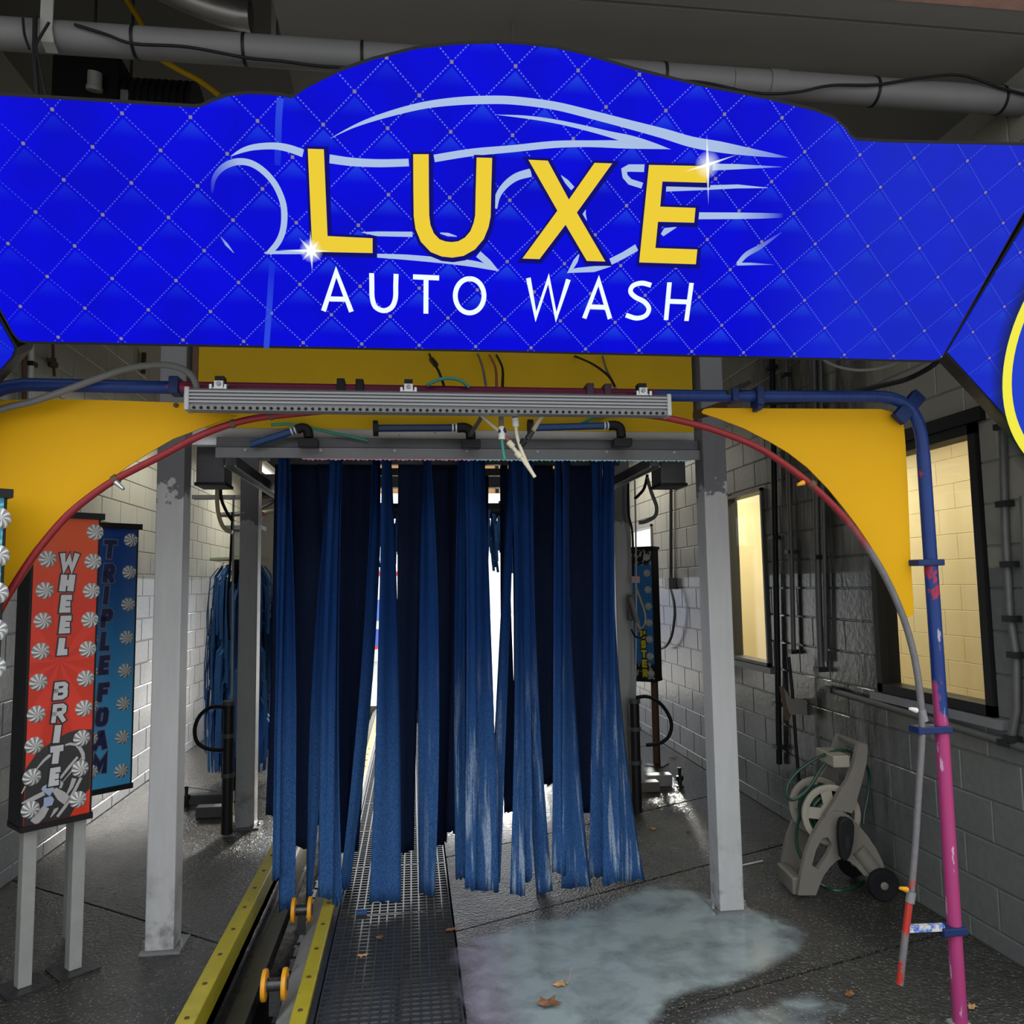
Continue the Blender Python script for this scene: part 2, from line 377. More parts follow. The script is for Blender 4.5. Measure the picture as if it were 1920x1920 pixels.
MT['cloth'] = cloth_mat('blue_felt', (.0035,.021,.095), (.007,.045,.178), True)
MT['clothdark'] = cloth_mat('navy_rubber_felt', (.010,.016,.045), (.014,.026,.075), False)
MT['brush'] = cloth_mat('bright_blue_brush_cloth', (.03,.11,.32), (.06,.18,.45), False)
# ------------------------------------------------------------------ the setting
XL, XR = -2.43, 2.72
YE, YX = 2.95, 12.2          # entrance and exit of the tunnel
def poly_slab(mb, pts, z0, z1):
    n = len(pts); mb.add([(x, y, z0) for x, y in pts]+[(x, y, z1) for x, y in pts],
        [tuple(range(n))[::-1], tuple(range(n, 2*n))]+[(i, (i+1) % n, n+(i+1) % n, n+i) for i in range(n)])
b = MB(); b.box2((XL-.3, YE, -.30), (-.945, YX, -.10)); b.box2((.215, YE, -.30), (XR+.3, YX, -.10)); b.box2((-.945, YE, -.50), (.215, YX, -.42))
b.box2((-.965, YE, -.42), (-.945, YX, -.06)); b.box2((.215, YE, -.42), (.235, YX, -.06))
floor = struct(b.build('floor', MT['pit']))
def slabs(x0, x1, cuts, y0, y1):
    g = .009; ed = [(y0, 0)]+cuts+[(y1, 0)]
    for (a0, b0), (a1, b1) in zip(ed[:-1], ed[1:]):
        m = MB(); poly_slab(m, [(x0, a0+b0*x0+g), (x1, a0+b0*x1+g), (x1, a1+b1*x1-g), (x0, a1+b1*x0-g)], -.10, 0); m.build('slab', MT['floor'], floor)
slabs(.215, XR, [(3.01, .309), (4.13, .442), (5.24, .505), (7.4, .45), (10.2, .4)], YE-.6, YX)
slabs(XL, -.945, [(3.56, -.752), (6.2, -.7), (9.2, -.5)], YE-.6, YX)
b = MB(); b.box2((-18, -16, -.45), (18, YE-.62, -.01)); struct(b.build('ground', MT['ground']))
b = MB(); b.box2((-25, YX+.02, -.45), (25, 50, -.01)); tag(struct(b.build('ground', MT['ground'])), None)

# block walls: every block that can be told apart is a part of the wall
BL, BH = .4064, .2
def block_mesh(dy, dz, sx, c=.005, g=.003):
    d = .03; y, z = dy/2-g, dz/2-g
    v = [(0, -y, -z), (0, y, -z), (0, y, z), (0, -y, z)]
    v += [(sx*(d-c), p[1], p[2]) for p in v[:4]]; v += [(sx*d, p[1]-math.copysign(c, p[1]), p[2]-math.copysign(c, p[2])) for p in v[:4]]
    f = [(i, (i+1) % 4, 4+(i+1) % 4, 4+i) for i in range(4)]+[(4+i, 4+(i+1) % 4, 8+(i+1) % 4, 8+i) for i in range(4)]+[(8, 9, 10, 11)]
    if sx < 0: f = [t[::-1] for t in f]
    return v, f
def block_wall(wall, X, sx, y0, y1, z1, holes, m, seen, zbase=-.1, cg=(.005, .003)):
    shared = {}; rest = MB(); n = 0; row = 0; z = zbase; todo = []
    while z < z1-.01:
        zt = min(z+BH, z1); y = y0-(BL/2 if row % 2 else 0)
        while y < y1-.01:
            segs = [(max(y, y0), min(y+BL, y1))]
            for (ha, hb, hz0, hz1) in holes:
                if zt > hz0+.02 and z < hz1-.02:
                    ns = []
                    for a, c in segs:
                        if c <= ha or a >= hb: ns.append((a, c)); continue
                        if a < ha: ns.append((a, ha))
                        if c > hb: ns.append((hb, c))
                    segs = ns
            for a, c in segs:
                if c-a > .03: todo.append((a, c, max(z, 0.0), zt))
            y += BL
        z += BH; row += 1
    todo.sort(key=lambda t: t[0])
    for a, c, zb, zt in todo:
        k = (round(c-a, 3), round(zt-zb, 3)); ctr = Vector((X, (a+c)/2, (zb+zt)/2))
        if seen(ctr) and n < 290:
            if k not in shared:
                me = bpy.data.meshes.new('brick'); v, f = block_mesh(c-a, zt-zb, sx, *cg); me.from_pydata(v, [], f); me.materials.append(m); shared[k] = me
            o = bpy.data.objects.new('brick', shared[k]); COL.objects.link(o); o.parent = wall; o.location = ctr-ORG[wall.name]; n += 1
        else:
            v, f = block_mesh(c-a, zt-zb, sx, *cg); rest.add([Vector(p)+ctr for p in v], f)
    if rest.v: o = rest.build('bricks', m, wall); o['kind'] = 'stuff'
def in_view(P, mar=40):
    d = P-CAM; z = d.dot(FW)
    if z < .3: return False
    x = 960+FPX*d.dot(RT)/z; y = 960-FPX*d.dot(UP)/z
    return -mar < x < 1920+mar and -mar < y < 1920+mar
b = MB(); b.box2((XL-.25, YE, -.1), (XL-.008, YX, 5.0)); wl = struct(b.build('wall_left', MT['wall_l']))
block_wall(wl, XL-.03, 1, YE, YX, 3.9, [], MT['wall_l'], lambda c: in_view(c) and c.z < 3.1 and 4.7 < c.y < 10.2)
WA = (3.48, 4.42, 1.10, 2.50); WB = (5.86, 6.62, 1.10, 2.48); WC = (8.75, 9.9, .90, 2.42)
b = MB()
def rwall(y0, y1, z0, z1): b.box2((XR+.008, y0, z0), (XR+.07, y1, z1))
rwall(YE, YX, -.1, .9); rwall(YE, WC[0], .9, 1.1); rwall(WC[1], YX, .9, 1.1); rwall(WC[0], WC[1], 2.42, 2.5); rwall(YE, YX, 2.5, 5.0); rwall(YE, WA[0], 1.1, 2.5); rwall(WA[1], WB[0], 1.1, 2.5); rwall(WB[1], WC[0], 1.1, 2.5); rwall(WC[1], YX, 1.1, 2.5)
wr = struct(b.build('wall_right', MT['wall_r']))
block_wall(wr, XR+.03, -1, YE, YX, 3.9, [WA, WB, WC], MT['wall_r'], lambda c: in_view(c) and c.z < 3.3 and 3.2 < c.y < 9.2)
for i, (y0, y1, z0, z1) in enumerate((WA, WB, WC)):
    b = MB(); t = .05 if i == 0 else .025
    for q in ((y0, y0+t, z0, z1), (y1-t, y1, z0, z1)): b.box2((XR-.02, q[0], q[2]), (XR+.10, q[1], q[3]))
    b.box2((XR-.02, y0, z0), (XR+.10, y1, z0+t)); b.box2((XR-.02, y0, z1-t), (XR+.10, y1, z1))
    w = struct(b.build('window_%d' % (i+1), MT['black'] if i == 0 else MT['darkgrey'] if i == 1 else MT['alu']))
    g = MB(); g.box2((XR+.03, y0+t, z0+t), (XR+.038, y1-t, z1-t)); g.build('pane', MT['glass'], w)
    s = MB(); s.box2((XR-.035, y0-.06, z0-.05), (XR+.02, y1+.06, z0-.005)); s.build('sill', MT['midgrey'], w)
    if i == 0:
        h = MB(); h.box2((XR-.03, y0-.06, z1+.003), (XR+.02, y1+.06, z1+.07)); h.build('lintel', MT['black'], w)
# office behind the windows
XO = 4.25
b = MB(); b.box2((XO+.004, 2.9, -.1), (XO+.2, 8.4, 3.2)); wo = struct(b.build('wall_office', MT['room']))
block_wall(wo, XO+.03, -1, 2.9, 8.4, 3.2, [], MT['room'], lambda c: .9 < c.z < 3.1 and 4.6 < c.y < 9, cg=(.0025, .0012))
b = MB(); b.box2((XR+.07, 2.9, 3.1), (XO+.03, 8.4, 3.2)); struct(b.build('ceiling', MT['room']))
b = MB(); b.box2((XR+.07, 2.9, -.1), (XO+.03, 8.4, .0)); struct(b.build('floor', MT['room']))
b = MB(); b.box2((XR+.07, 2.75, -.1), (XO+.2, 2.9, 3.2)); struct(b.build('wall_office_front', MT['room']))
b = MB(); b.box2((XR+.07, 8.4, -.1), (XO+.2, 8.5, 3.2)); struct(b.build('wall_office_back', MT['room']))
t = thing('ceiling_lamp', 'long lamp on the office ceiling behind the windows', 'lamp', (3.6, 4.6, 2.94))
b = MB(); b.box2((3.33, 3.05, 3.0), (3.87, 6.15, 3.1)); b.build('housing', MT['white'], t)
b = MB(); b.box2((3.36, 3.08, 2.97), (3.84, 6.12, 2.999)); b.build('diffuser', emat('lit_diffuser', (1, .85, .6), 1.6), t)
# ceiling, soffit, facade
ZS = 4.02
b = MB(); b.box2((XL-.25, YE, 5.0), (XR+.25, YX, 5.15)); struct(b.build('ceiling', MT['ceil']))
xs = AZ(525, 60, ZS).x; yb = AZ(1650, -4, ZS).y; yg = AZ(1500, 33, ZS).y
b = MB(); b.box2((xs, yb+.006, ZS), (XR+.2, yg-.012, ZS+.3)); b.box2((xs, yg-.012, ZS+.03), (XR+.2, yg+.012, ZS+.3)); b.box2((xs, yg+.012, ZS+.004), (XR+.2, 5.2, ZS+.3))
struct(b.build('trim_1', MT['soffit']))
b = MB(); b.box2((-6, yb-.35, ZS-.005), (6, yb, 6.2)); b.box2((-6, yb-.35, -.01), (XL-.35, yb, ZS-.005)); b.box2((XR+.45, yb-.35, -.01), (6, yb, ZS-.005)); struct(b.build('wall_front', MT['brickred']))
b = MB(); b.box2((XL-.35, yb, -.01), (XL-.03, YE+.0, 5.0)); b.box2((XR+.03, yb, -.01), (XR+.45, YE, 5.0)); b.box2((XL-.35, yb, 5.0), (XR+.45, YE, 5.15)); struct(b.build('wall_entrance', MT['soffit']))
b = MB(); b.box2((XL-.25, yb+.02, 4.72), (xs-.02, yb+.34, 5.0)); struct(b.build('trim_2', MT['soffit']))
# exit end
b = MB(); b.box2((XL-.2, YX, -.1), (-1.7, YX+.2, 5.15)); b.box2((2.35, YX, -.1), (XR+.2, YX+.2, 5.15)); b.box2((-1.7, YX, 3.75), (2.35, YX+.2, 5.15)); struct(b.build('wall_back', MT['ceil']))
def trans():
    t = NT('translucent_panel'); tr = t.n('BsdfTranslucent', {0: (.36, .27, .18, 1)}).outputs[0]; t.t.links.new(tr, t.out.inputs[0]); return t.m
b = MB(); b.box2((-1.7, YX+.04, 3.18), (2.35, YX+.05, 3.75)); d1 = struct(b.build('door_1', trans()))
for k in range(5):
    b = MB(); x = -1.7+k*1.0; b.box2((x, YX+.02, 3.18), (x+.05, YX+.07, 3.75)); b.build('door_rail', MT['alu'], d1)
# stand seen through the exit
t = thing('panel_stand', 'white, blue and red panelled stand outside the bright exit', 'stand', (-.35, 19.5, -.01))
b = MB(); b.box2((-1.25, 19.5, -.01), (.45, 19.9, 2.15)); b.build('body', mat('white_stand', (.8,.82,.85), .5), t)
for nm, z0, z1, c in (('red_band', 2.02, 2.12, (.6,.05,.06)), ('blue_panel', .95, 1.45, (.10,.20,.60)), ('blue_panel', .35, .75, (.08,.14,.55)), ('red_band', .28, .35, (.6,.06,.06))):
    b = MB(); b.box2((-1.22, 19.48, z0), (.42, 19.5, z1)); b.build(nm, mat('stand_'+nm, c, .5), t)

# ------------------------------------------------------------------ the big lightbox sign
TL = math.atan(.556)
SF = Frame((0, 2.85, 2.4), (1, 0, 0), (0, -math.sin(TL), math.cos(TL)))
def S(x, y): return SF.px(x, y)
def S3(x, y): return SF.px(300+x/2.909, 150+y/2.909)
def S4(x, y): return SF.px(900+x/2.909, 150+y/2.909)
PXM = (S(1000, 400)[0]-S(900, 400)[0])/100/2.909      # metres per zoomed pixel
def sign_face_mat(name, base, hi):
    t = NT(name); x, y, z = t.xyz(t.n('TexCoord').outputs['Object'])
    ci = t.ma('DIVIDE', t.ma('ADD', x, 1.0617), .09913); rr = t.ma('DIVIDE', t.ma('SUBTRACT', .9045, z), .0973)
    p = t.ma('MULTIPLY', t.ma('ADD', ci, rr), .5); q = t.ma('MULTIPLY', t.ma('SUBTRACT', ci, rr), .5)
    L = .1389
    def dist(v): return t.ma('MULTIPLY', t.ma('ABSOLUTE', t.ma('SUBTRACT', t.ma('FRACT', t.ma('ADD', v, .5)), .5)), L)
    dp, dq = dist(p), dist(q)
    def dots(a, v):
        e = t.ma('MULTIPLY', t.ma('ABSOLUTE', t.ma('SUBTRACT', t.ma('FRACT', t.ma('MULTIPLY', v, 13)), .5)), L/13)
        d = t.ma('SQRT', t.ma('ADD', t.ma('MULTIPLY', a, a), t.ma('MULTIPLY', e, e))); return t.ss(d, .0026, .0016)
    dot = t.ma('MAXIMUM', dots(dp, q), dots(dq, p)); ln = t.ss(t.ma('MINIMUM', dp, dq), .004, .0005)
    bd = t.ma('SQRT', t.ma('ADD', t.ma('MULTIPLY', dp, dp), t.ma('MULTIPLY', dq, dq)))
    but = t.ss(bd, .0058, .0048); halo = t.ss(bd, .011, .007)
    fp = t.ma('FRACT', p); fq = t.ma('SUBTRACT', 1, t.ma('FRACT', q))
    h = t.ma('MULTIPLY', t.ss(t.ma('ADD', fp, fq), .75, .15), t.ma('MULTIPLY', t.ss(fp, .05, .09), t.ss(fq, .05, .09)))
    n = t.noise(t.n('TexCoord').outputs['Object'], 1.3, 2); n2 = t.noise(t.n('TexCoord').outputs['Object'], 3.5, 2)
    ctr = t.ma('MULTIPLY', t.ss(x, -1.0, -.5), t.ss(n, .3, .6))
    lft = t.n('MapRange', {'Value': x, 'From Min': -1.3, 'From Max': -.2, 'To Min': .22, 'To Max': 1.}).outputs[0]
    c = t.mix(t.ss(n2, .35, .7), base, tuple(v*.80 for v in base))
    c = t.mix(t.ma('MULTIPLY', h, t.ma('ADD', .25, t.ma('MULTIPLY', ctr, .7))), c, hi)
    far = t.ss(x, 1.15, 1.7); c = t.mix(t.ma('MULTIPLY', far, .55), c, (.012, .035, .50))  # haze of reflected surroundings painted into the right end of the face
    c = t.mix(t.ma('MULTIPLY', ln, t.ma('MULTIPLY', lft, .12)), c, (.05,.12,.8))
    vis = t.ma('MULTIPLY', lft, t.ma('SUBTRACT', 1, t.ma('MULTIPLY', far, .75)))
    c = t.mix(t.ma('MULTIPLY', dot, t.ma('MULTIPLY', vis, .6)), c, (.30,.38,.95))
    c = t.mix(t.ma('MULTIPLY', halo, .5), c, (0,.0,.28)); c = t.mix(but, c, (.24,.20,.34))
    t.set(Base_Color=(.0,.0,.02,1), Emission_Color=c, Emission_Strength=.95/K, Roughness=.25); t.b.inputs['Specular IOR Level'].default_value = .06
    return t.m
FACE = sign_face_mat('lit_quilted_blue_print', (0.0, .0006, .72), (.010, .05, .74))
top_px = [(-222,168),(0,180),(365,202),(378,201),(400,191),(430,181),(465,177),(500,178),(530,181),(547,185),(575,166),(640,134),(700,113),(780,93),(850,85),(930,82),(985,85),(1045,92),(1100,105),(1185,131),(1305,161),(1442,188),(1527,209),(1561,222),(1583,241),(1592,255),(1605,264),(1655,267),(1920,273),(1985,275)]
out_px = top_px+[(1772,655),(1764,669),(1748,675),(900,655),(50,639),(38,636),(28,625)]
outline = [S(*p) for p in out_px]
sign = thing('lightbox_sign', 'large blue quilted lightbox sign reading LUXE AUTO WASH above the curtain', 'sign', fr=SF)
b = MB(); b.prism(offset(outline, .010), .002, .16); b.build('cabinet', MT['black'], sign)
b = MB(); b.prism(outline, -.006, .001); b.build('face', FACE, sign)
# the seam of the print film
SEAM = emat('film_seam', (.03,.09,.72), 1.0, fade=True)
b = MB(); b.ribbon([(*S(526,184), .020), (*S(523,225), .020), (*S(521,310), .019)], -.0066, fade=[.75,.6,.2]); b.build('film_seam', SEAM, sign, fade=True); b = MB(); b.ribbon([(*S(511,490), .019), (*S(506,570), .019), (*S(500,652), .019)], -.0066, fade=[.1,.6,.7]); b.build('film_seam', SEAM, sign, fade=True)
# car outline swooshes
SW = emat('pale_blue_print', (.40,.53,.78), .95, fade=True); SHD = emat('navy_print_shadow', (.002,.003,.24), .9)
def sw(pts, fn, sub=4, fade=None): 
    b = MB(); b.ribbon([(*fn(p[0], p[1]), p[2]*PXM) for p in pts], -.0070, fade=fade, sub=sub); return b.build('car_outline', SW, sign, fade=True)
sw([(932,318,1),(1040,262,10),(1150,218,20),(1300,172,28),(1450,137,32),(1600,118,36),(1750,110,38),(1920,112,38),(2145,140,38),(2345,188,40),(2545,240,42),(2745,293,48),(2895,338,52),(3045,365,54),(3195,390,40),(3345,412,18),(3425,423,1)], S3, fade=[1]*13+[1,.8,.5,.1])
sw([(90,190,1),(250,203,14),(400,225,18),(550,257,22),(700,295,28),(820,326,40),(930,352,26),(1035,378,1)], S4)
sw([(1495-1745,428,36),(1700-1745,395,36),(175,375,34),(400,352,34),(600,348,32),(800,354,36),(1035,377,1)], S4)
sw([(390,415,3),(450,385,20),(520,366,28),(620,360,32),(700,372,36),(782,400,38)], S3)
sw([(926,430,42),(1050,447,40),(1200,454,38),(1357,450,36)], S3)
sw([(287,620,10),(295,545,20),(325,495,26),(370,462,30),(430,445,32),(500,455,32),(570,500,32),(630,570,32),(670,660,32),(680,740,32),(672,820,31),(645,885,30),(596,944,28)], S3, fade=[0,.15,.3,.55,.9,1,1,1,1,1,1,1,1])
sw([(570,942,4),(610,940,16),(790,938,20)], S3, sub=0)
sw([(333,853,2),(365,895,16),(405,942,2)], S3, sub=0, fade=[.4,.7,.8])
sw([(1100,830,2),(1185,838,24),(1377,841,27)], S3, sub=0); sw([(1528,834,6),(1570,842,18),(1618,852,4)], S3, sub=0)
sw([(1185,957,20),(1350,966,28),(1550,984,30),(1700,1000,34),(1790,1020,24),(1848,1041,1)], S3); sw([(1735,948,38),(1790,995,34),(1848,1041,1)], S3, sub=0)
sw([(82,700,22),(97,630,28),(140,570,34),(200,527,38),(277,505,42)], S4); sw([(440,520,2),(470,553,22),(504,592,24)], S4, sub=0); sw([(574,708,3),(566,730,16),(580,766,2)], S4, sub=0)
sw([(538,950,6),(520,985,26),(490,1040,20),(530,1036,26),(620,1030,32),(712,1014,4)], S4, sub=0); sw([(710,990,36),(780,955,36),(852,912,38)], S4, sub=0)
sw([(990,845,20),(1010,822,34),(1068,802,3)], S4, sub=0); sw([(893,481,38),(810,480,36),(783,492,28),(788,525,28),(815,555,30),(882,576,30)], S4, sub=0)
sw([(1265,475,34),(1400,473,26),(1640,474,2)], S4, sub=0, fade=[1,1,.3]); sw([(1012,594,26),(1200,588,24),(1400,580,20),(1565,588,2)], S4, sub=0)
sw([(1190,740,36),(1400,740,34),(1530,740,30),(1650,739,22)], S4, sub=0, fade=[1,1,.6,0]); sw([(1640,830,4),(1530,905,26),(1450,950,30),(1402,1003,24)], S4, fade=[.1,.35,.7,1]); sw([(1398,1003,16),(1470,1002,14),(1600,1006,1)], S4, sub=0, fade=[1,.8,.2])
# letters
YEL = emat('lit_yellow_print', (.83,.60,.035), .98); NAVY = emat('navy_letter_shadow', (.0,.0,.17), .95); WHT = emat('lit_white_print', (.84,.93,.95), 1.0)
def letter(poly, fn, name='letter'):
    P = [fn(*p) for p in poly]; b = MB(); Q = offset(P, .0115); b.prism([(p[0]+.003, p[1]-.0035) for p in Q], -.0078, -.0072); o = b.build('letter_shadow', NAVY, sign)
    b = MB(); b.prism(P, -.0105, -.0080); b.build(name, YEL, sign)
letter([(808,375),(895,378),(915,850),(1160,862),(1160,942),(833,935)], S3)
uc = [(1423,405),(1424,600),(1426,740),(1434,800),(1458,858),(1500,902),(1546,920),(1592,925),(1640,918),(1690,890),(1728,845),(1750,790),(1760,740),(1763,600),(1768,424)]
def outline_of(c, w):
    P = [Vector(p) for p in c]; l = []; r = []
    for i, p in enumerate(P):
        d = (P[min(i+1, len(P)-1)]-P[max(i-1, 0)]).normalized(); n = Vector((d.y, -d.x)); l.append(tuple(p+n*w/2)); r.append(tuple(p-n*w/2))
    return l+r[::-1]
letter(outline_of(uc, 84), S3)
letter([(262,435),(367,440),(482,652),(622,452),(717,455),(525,722),(680,988),(580,985),(464,788),(322,975),(230,972),(420,712)], S4)
letter([(918,463),(1235,470),(1230,560),(990,553),(978,690),(1170,697),(1163,777),(966,772),(952,915),(1180,923),(1172,1003),(865,993)], S4)
def wletter(strokes, fn, w=27):
    b = MB()
    for s in strokes: b.ribbon([(*fn(*p), w*PXM) for p in s], -.0080, sub=4 if len(s) > 6 else 0)
    b.build('letter', WHT, sign)
el = [(1688+78*math.sin(a*math.pi/12), 1175-93*math.cos(a*math.pi/12)) for a in range(25)]
wletter([[(893,1258),(962,1045),(1045,1262)], [(925,1192),(1015,1194)]], S3)
wletter([[(1155,1052),(1156,1120),(1158,1185),(1175,1235),(1220,1256),(1263,1238),(1284,1190),(1286,1120),(1288,1056)]], S3)
wletter([[(1380,1072),(1522,1078)], [(1451,1080),(1450,1272)]], S3); wletter([el], S3)
wletter([[(262,1078),(303,1290),(372,1082),(413,1292),(480,1086)]], S4); wletter([[(566,1298),(645,1092),(706,1300)], [(595,1235),(688,1238)]], S4)
wletter([[(930,1118),(880,1106),(832,1120),(818,1153),(845,1183),(893,1208),(918,1245),(900,1283),(850,1297),(793,1280)]], S4); wletter([[(1030,1102),(1011,1307)], [(1150,1105),(1122,1312)], [(1022,1205),(1135,1209)]], S4)
# sparkles printed on the corners of L and E
SPK = emat('white_sparkle_print', (.95,1,1), 1.1, fade=True)
def sparkle(cx, cz, arms, glow):
    b = MB(); n = 28
    vs = [(cx, -.0122, cz)]+[(cx+glow*math.cos(2*math.pi*k/n), -.0122, cz+glow*math.sin(2*math.pi*k/n)) for k in range(n)]
    b.add(vs, [(0, 1+k, 1+(k+1) % n) for k in range(n)], [.7]+[0.]*n)
    for dx, dz, w in arms:
        q = Vector((dx, dz)); nn = Vector((-q.y, q.x)).normalized()*w
        b.add([(cx+nn.x, -.0126, cz+nn.y), (cx+q.x, -.0126, cz+q.y), (cx-nn.x, -.0126, cz-nn.y)], [(0, 1, 2)], [1, .15, 1])
    b.build('sparkle', SPK, sign, fade=True)
c = S3(827, 930); k = PXM
sparkle(*c, [(0, 105*k, 10*k), (0, -110*k, 10*k), (-170*k, -2*k, 8*k), (110*k, 2*k, 8*k), (45*k, 55*k, 12*k), (-60*k, 65*k, 12*k), (50*k, -50*k, 12*k), (-50*k, -50*k, 12*k)], 62*k)
c = S4(1235, 462); sparkle(*c, [(-28*k, 150*k, 9*k), (35*k, -205*k, 9*k), (-140*k, -45*k, 8*k), (165*k, 60*k, 8*k)], 72*k)
# support struts to the building
for x in (-1.15, 1.35):
    b = MB(); b.box2((x-.03, .161, .55), (x+.03, .55, .60)); b.build('strut', MT['darkgrey'], sign)
# round badge sign at the right and its twin at the left
FACE2 = sign_face_mat('lit_blue_badge_print', (.002, .010, .66), (.012, .06, .72))
rs_px = [(1776,660),(1938,392),(2290,392),(2450,660),(2300,1010),(2080,990)]
rs = thing('badge_sign', 'blue lightbox badge sign with a yellow ring at the right edge', 'sign', fr=SF, group='badge signs beside the main sign')
P = [S(*p) for p in rs_px]
b = MB(); b.prism(offset(P, .008), .002, .14); b.build('cabinet', MT['black'], rs); b = MB(); b.prism(P, -.006, .001); b.build('face', FACE2, rs)
cc = S(2163, 637); R1 = cc[0]-S(1889, 637)[0]; R2 = cc[0]-S(1906, 637)[0]
def ring(b, r0, r1, y, n=96, f0=1., f1=1.):
    vs = []; fd = []
    for i in range(n):
        a = 2*math.pi*i/n
        for r, f in ((r0, f0), (r1, f1)): vs.append((cc[0]+r*math.cos(a), y, cc[1]+r*math.sin(a))); fd.append(f)
    b.add(vs, [(2*i, 2*i+1, (2*i+3) % (2*n), (2*i+2) % (2*n)) for i in range(n)], fd)
b = MB(); ring(b, R1, R1+.055, -.0066, f0=.85, f1=0.); b.build('ring_shadow', emat('dark_print', (.01,.02,.012), .6, fade=True), rs, fade=True)
b = MB(); ring(b, R2, R1, -.0075); b.build('yellow_ring', emat('lit_bright_yellow', (.86,.80,.06), 1.0), rs)
b = MB(); ring(b, .0, R2, -.0072); b.build('badge_disc', emat('lit_mid_blue', (.012,.045,.55), 1.0), rs)
ls_px = [(27,652),(-3,598),(-140,350),(-480,350),(-640,610),(-480,960),(-200,905),(-6,700),(22,668)]
ls = thing('badge_sign', 'blue lightbox badge sign peeking in at the left edge', 'sign', fr=SF, group='badge signs beside the main sign')
P = [S(*p) for p in ls_px]
b = MB(); b.prism(offset(P, .008), .002, .14); b.build('cabinet', MT['black'], ls); b = MB(); b.prism(P, -.006, .001); b.build('face', FACE2, ls)
# ------------------------------------------------------------------ foam arch with its yellow fins
YA = 3.05
def L(pts, Y): return [A(x, y, Y) for x, y in pts]
arch = thing('pipe_arch', 'blue and pink painted pipe arch with two yellow corner fins across the entrance', 'arch', (.18, YA, 0))
top = L([(-62,812),(-48,770),(-20,742),(10,727),(50,721)], YA)+L([(330,727),(700,733),(1000,738),(1300,742),(1500,743),(1640,743)], YA)
leg = A(1757, 1230, YA); legx = leg.x
b = MB(); b.tube(spline(top[:5], 5)+top[5:], .0245, 16); b.build('cross_pipe', MT['arch'], arch, True)
e = spline(L([(1640,743),(1672,747),(1700,760),(1718,785),(1727,815),(1731,850)], YA), 5); b = MB(); b.tube(e, .0255, 16); b.build('elbow', MT['arch'], arch, True)
b = MB(); b.tube([e[-1], Vector((legx, YA, 1.4)), Vector((legx, YA, 0.012))], .0270, 16); b.build('leg', MT['arch'], arch, True)
b = MB(); b.box((legx, YA, .006), (.07, .07, .012)); b.build('base_plate', MT['dullsteel'], arch)
lx = top[0].x; b = MB(); b.tube([top[0], Vector((lx, YA, 1.4)), Vector((lx, YA, 0.012))], .0270, 16); b.build('leg', MT['arch'], arch, True)
b = MB(); b.box((lx, YA, .006), (.07, .07, .012)); b.build('base_plate', MT['dullsteel'], arch)
AF = Frame((0, YA, 0), (1, 0, 0), (0, 0, 1))
def fin(px, y0, smooth_idx):
    P = [AF.px(*p) for p in px]; b = MB(); b.prism(P, y0, y0+.006, AF); return b.build('corner_fin', MT['yellow'], arch)
lc = [(442,776),(400,790),(360,805),(320,820),(280,843),(240,868),(200,897),(165,927),(130,960),(105,989),(80,1020),(58,1050),(38,1080),(20,1108),(2,1140),(-20,1180),(-35,1210)]
fin([(-50,772),(-40,756),(-20,749),(60,744),(200,747),(345,752)]+lc+[(-48,1214),(-55,1200)], .03, None)
rc = [(1322,772),(1350,781),(1400,800),(1450,826),(1485,847),(1520,874),(1560,915),(1590,952),(1615,985),(1640,1022),(1660,1056),(1678,1092),(1692,1124),(1700,1143)]
fin([(1690,772),(1660,764),(1336,762),(1325,764),(1321,768)]+rc+[(1706,1154),(1713,1158),(1720,1154),(1722,1144),(1716,1050),(1710,900),(1706,830),(1703,795)], .03, None)
# curved red inner pipe
red = spline(L([(-52,1260),(-35,1215),(0,1143),(20,1108),(60,1046),(110,984),(150,946),(215,900),(300,856),(360,824),(420,799),(480,784),(540,777),(640,768),(800,760),(960,758),(1100,764),(1225,780),(1262,786),(1330,803),(1400,829),(1450,856),(1520,908),(1580,967),(1630,1032),(1665,1092),(1695,1162),(1714,1230),(1725,1300),(1728,1340)], YA-.02), 4)
b = MB(); b.tube(red, .0135, 12); b.build('spray_pipe', MT['redpipe'], arch, True)
b = MB(); b.tube(spline(L([(1728,1342),(1729,1385),(1723,1480),(1716,1590),(1709,1672)], YA-.02), 4), .0125, 12); b.build('spray_pipe', MT['redpipe'], arch, True)
b = MB(); b.tube(L([(1706,1685),(1698,1750),(1687,1846)], YA-.02), .0135, 12); b.build('spray_pipe', MT['redpipe'], arch, True)
for (x, y, x2, y2, w) in ((1727,1330,1733,1352,.034),(1709,1672,1706,1692,.036),(1518,905,1526,911,.036),(212,902,221,896,.036),(432,796,440,793,.032),(1162,770,1172,772,.034),(505,781,512,779,.032)):
    b = MB(); b.tube([A(x, y, YA-.02), A(x2, y2, YA-.02)], w/2, 10); b.build('pipe_clamp', MT['rust'] if y < 1000 else MT['midgrey'], arch, True)
# nozzles
for (x, y, dx, dz, m) in ((218,905,.03,-.025,'steel'),(1506,905,-.03,-.01,'orange'),(1700,1668,-.035,.012,'orange'),(1718,1332,-.035,.01,'white')):
    p = A(x, y, YA-.03); b = MB(); b.tube([p, p+Vector((dx, -.012, dz))], [.011, .006], 8); b.build('nozzle', MT[m], arch, True)
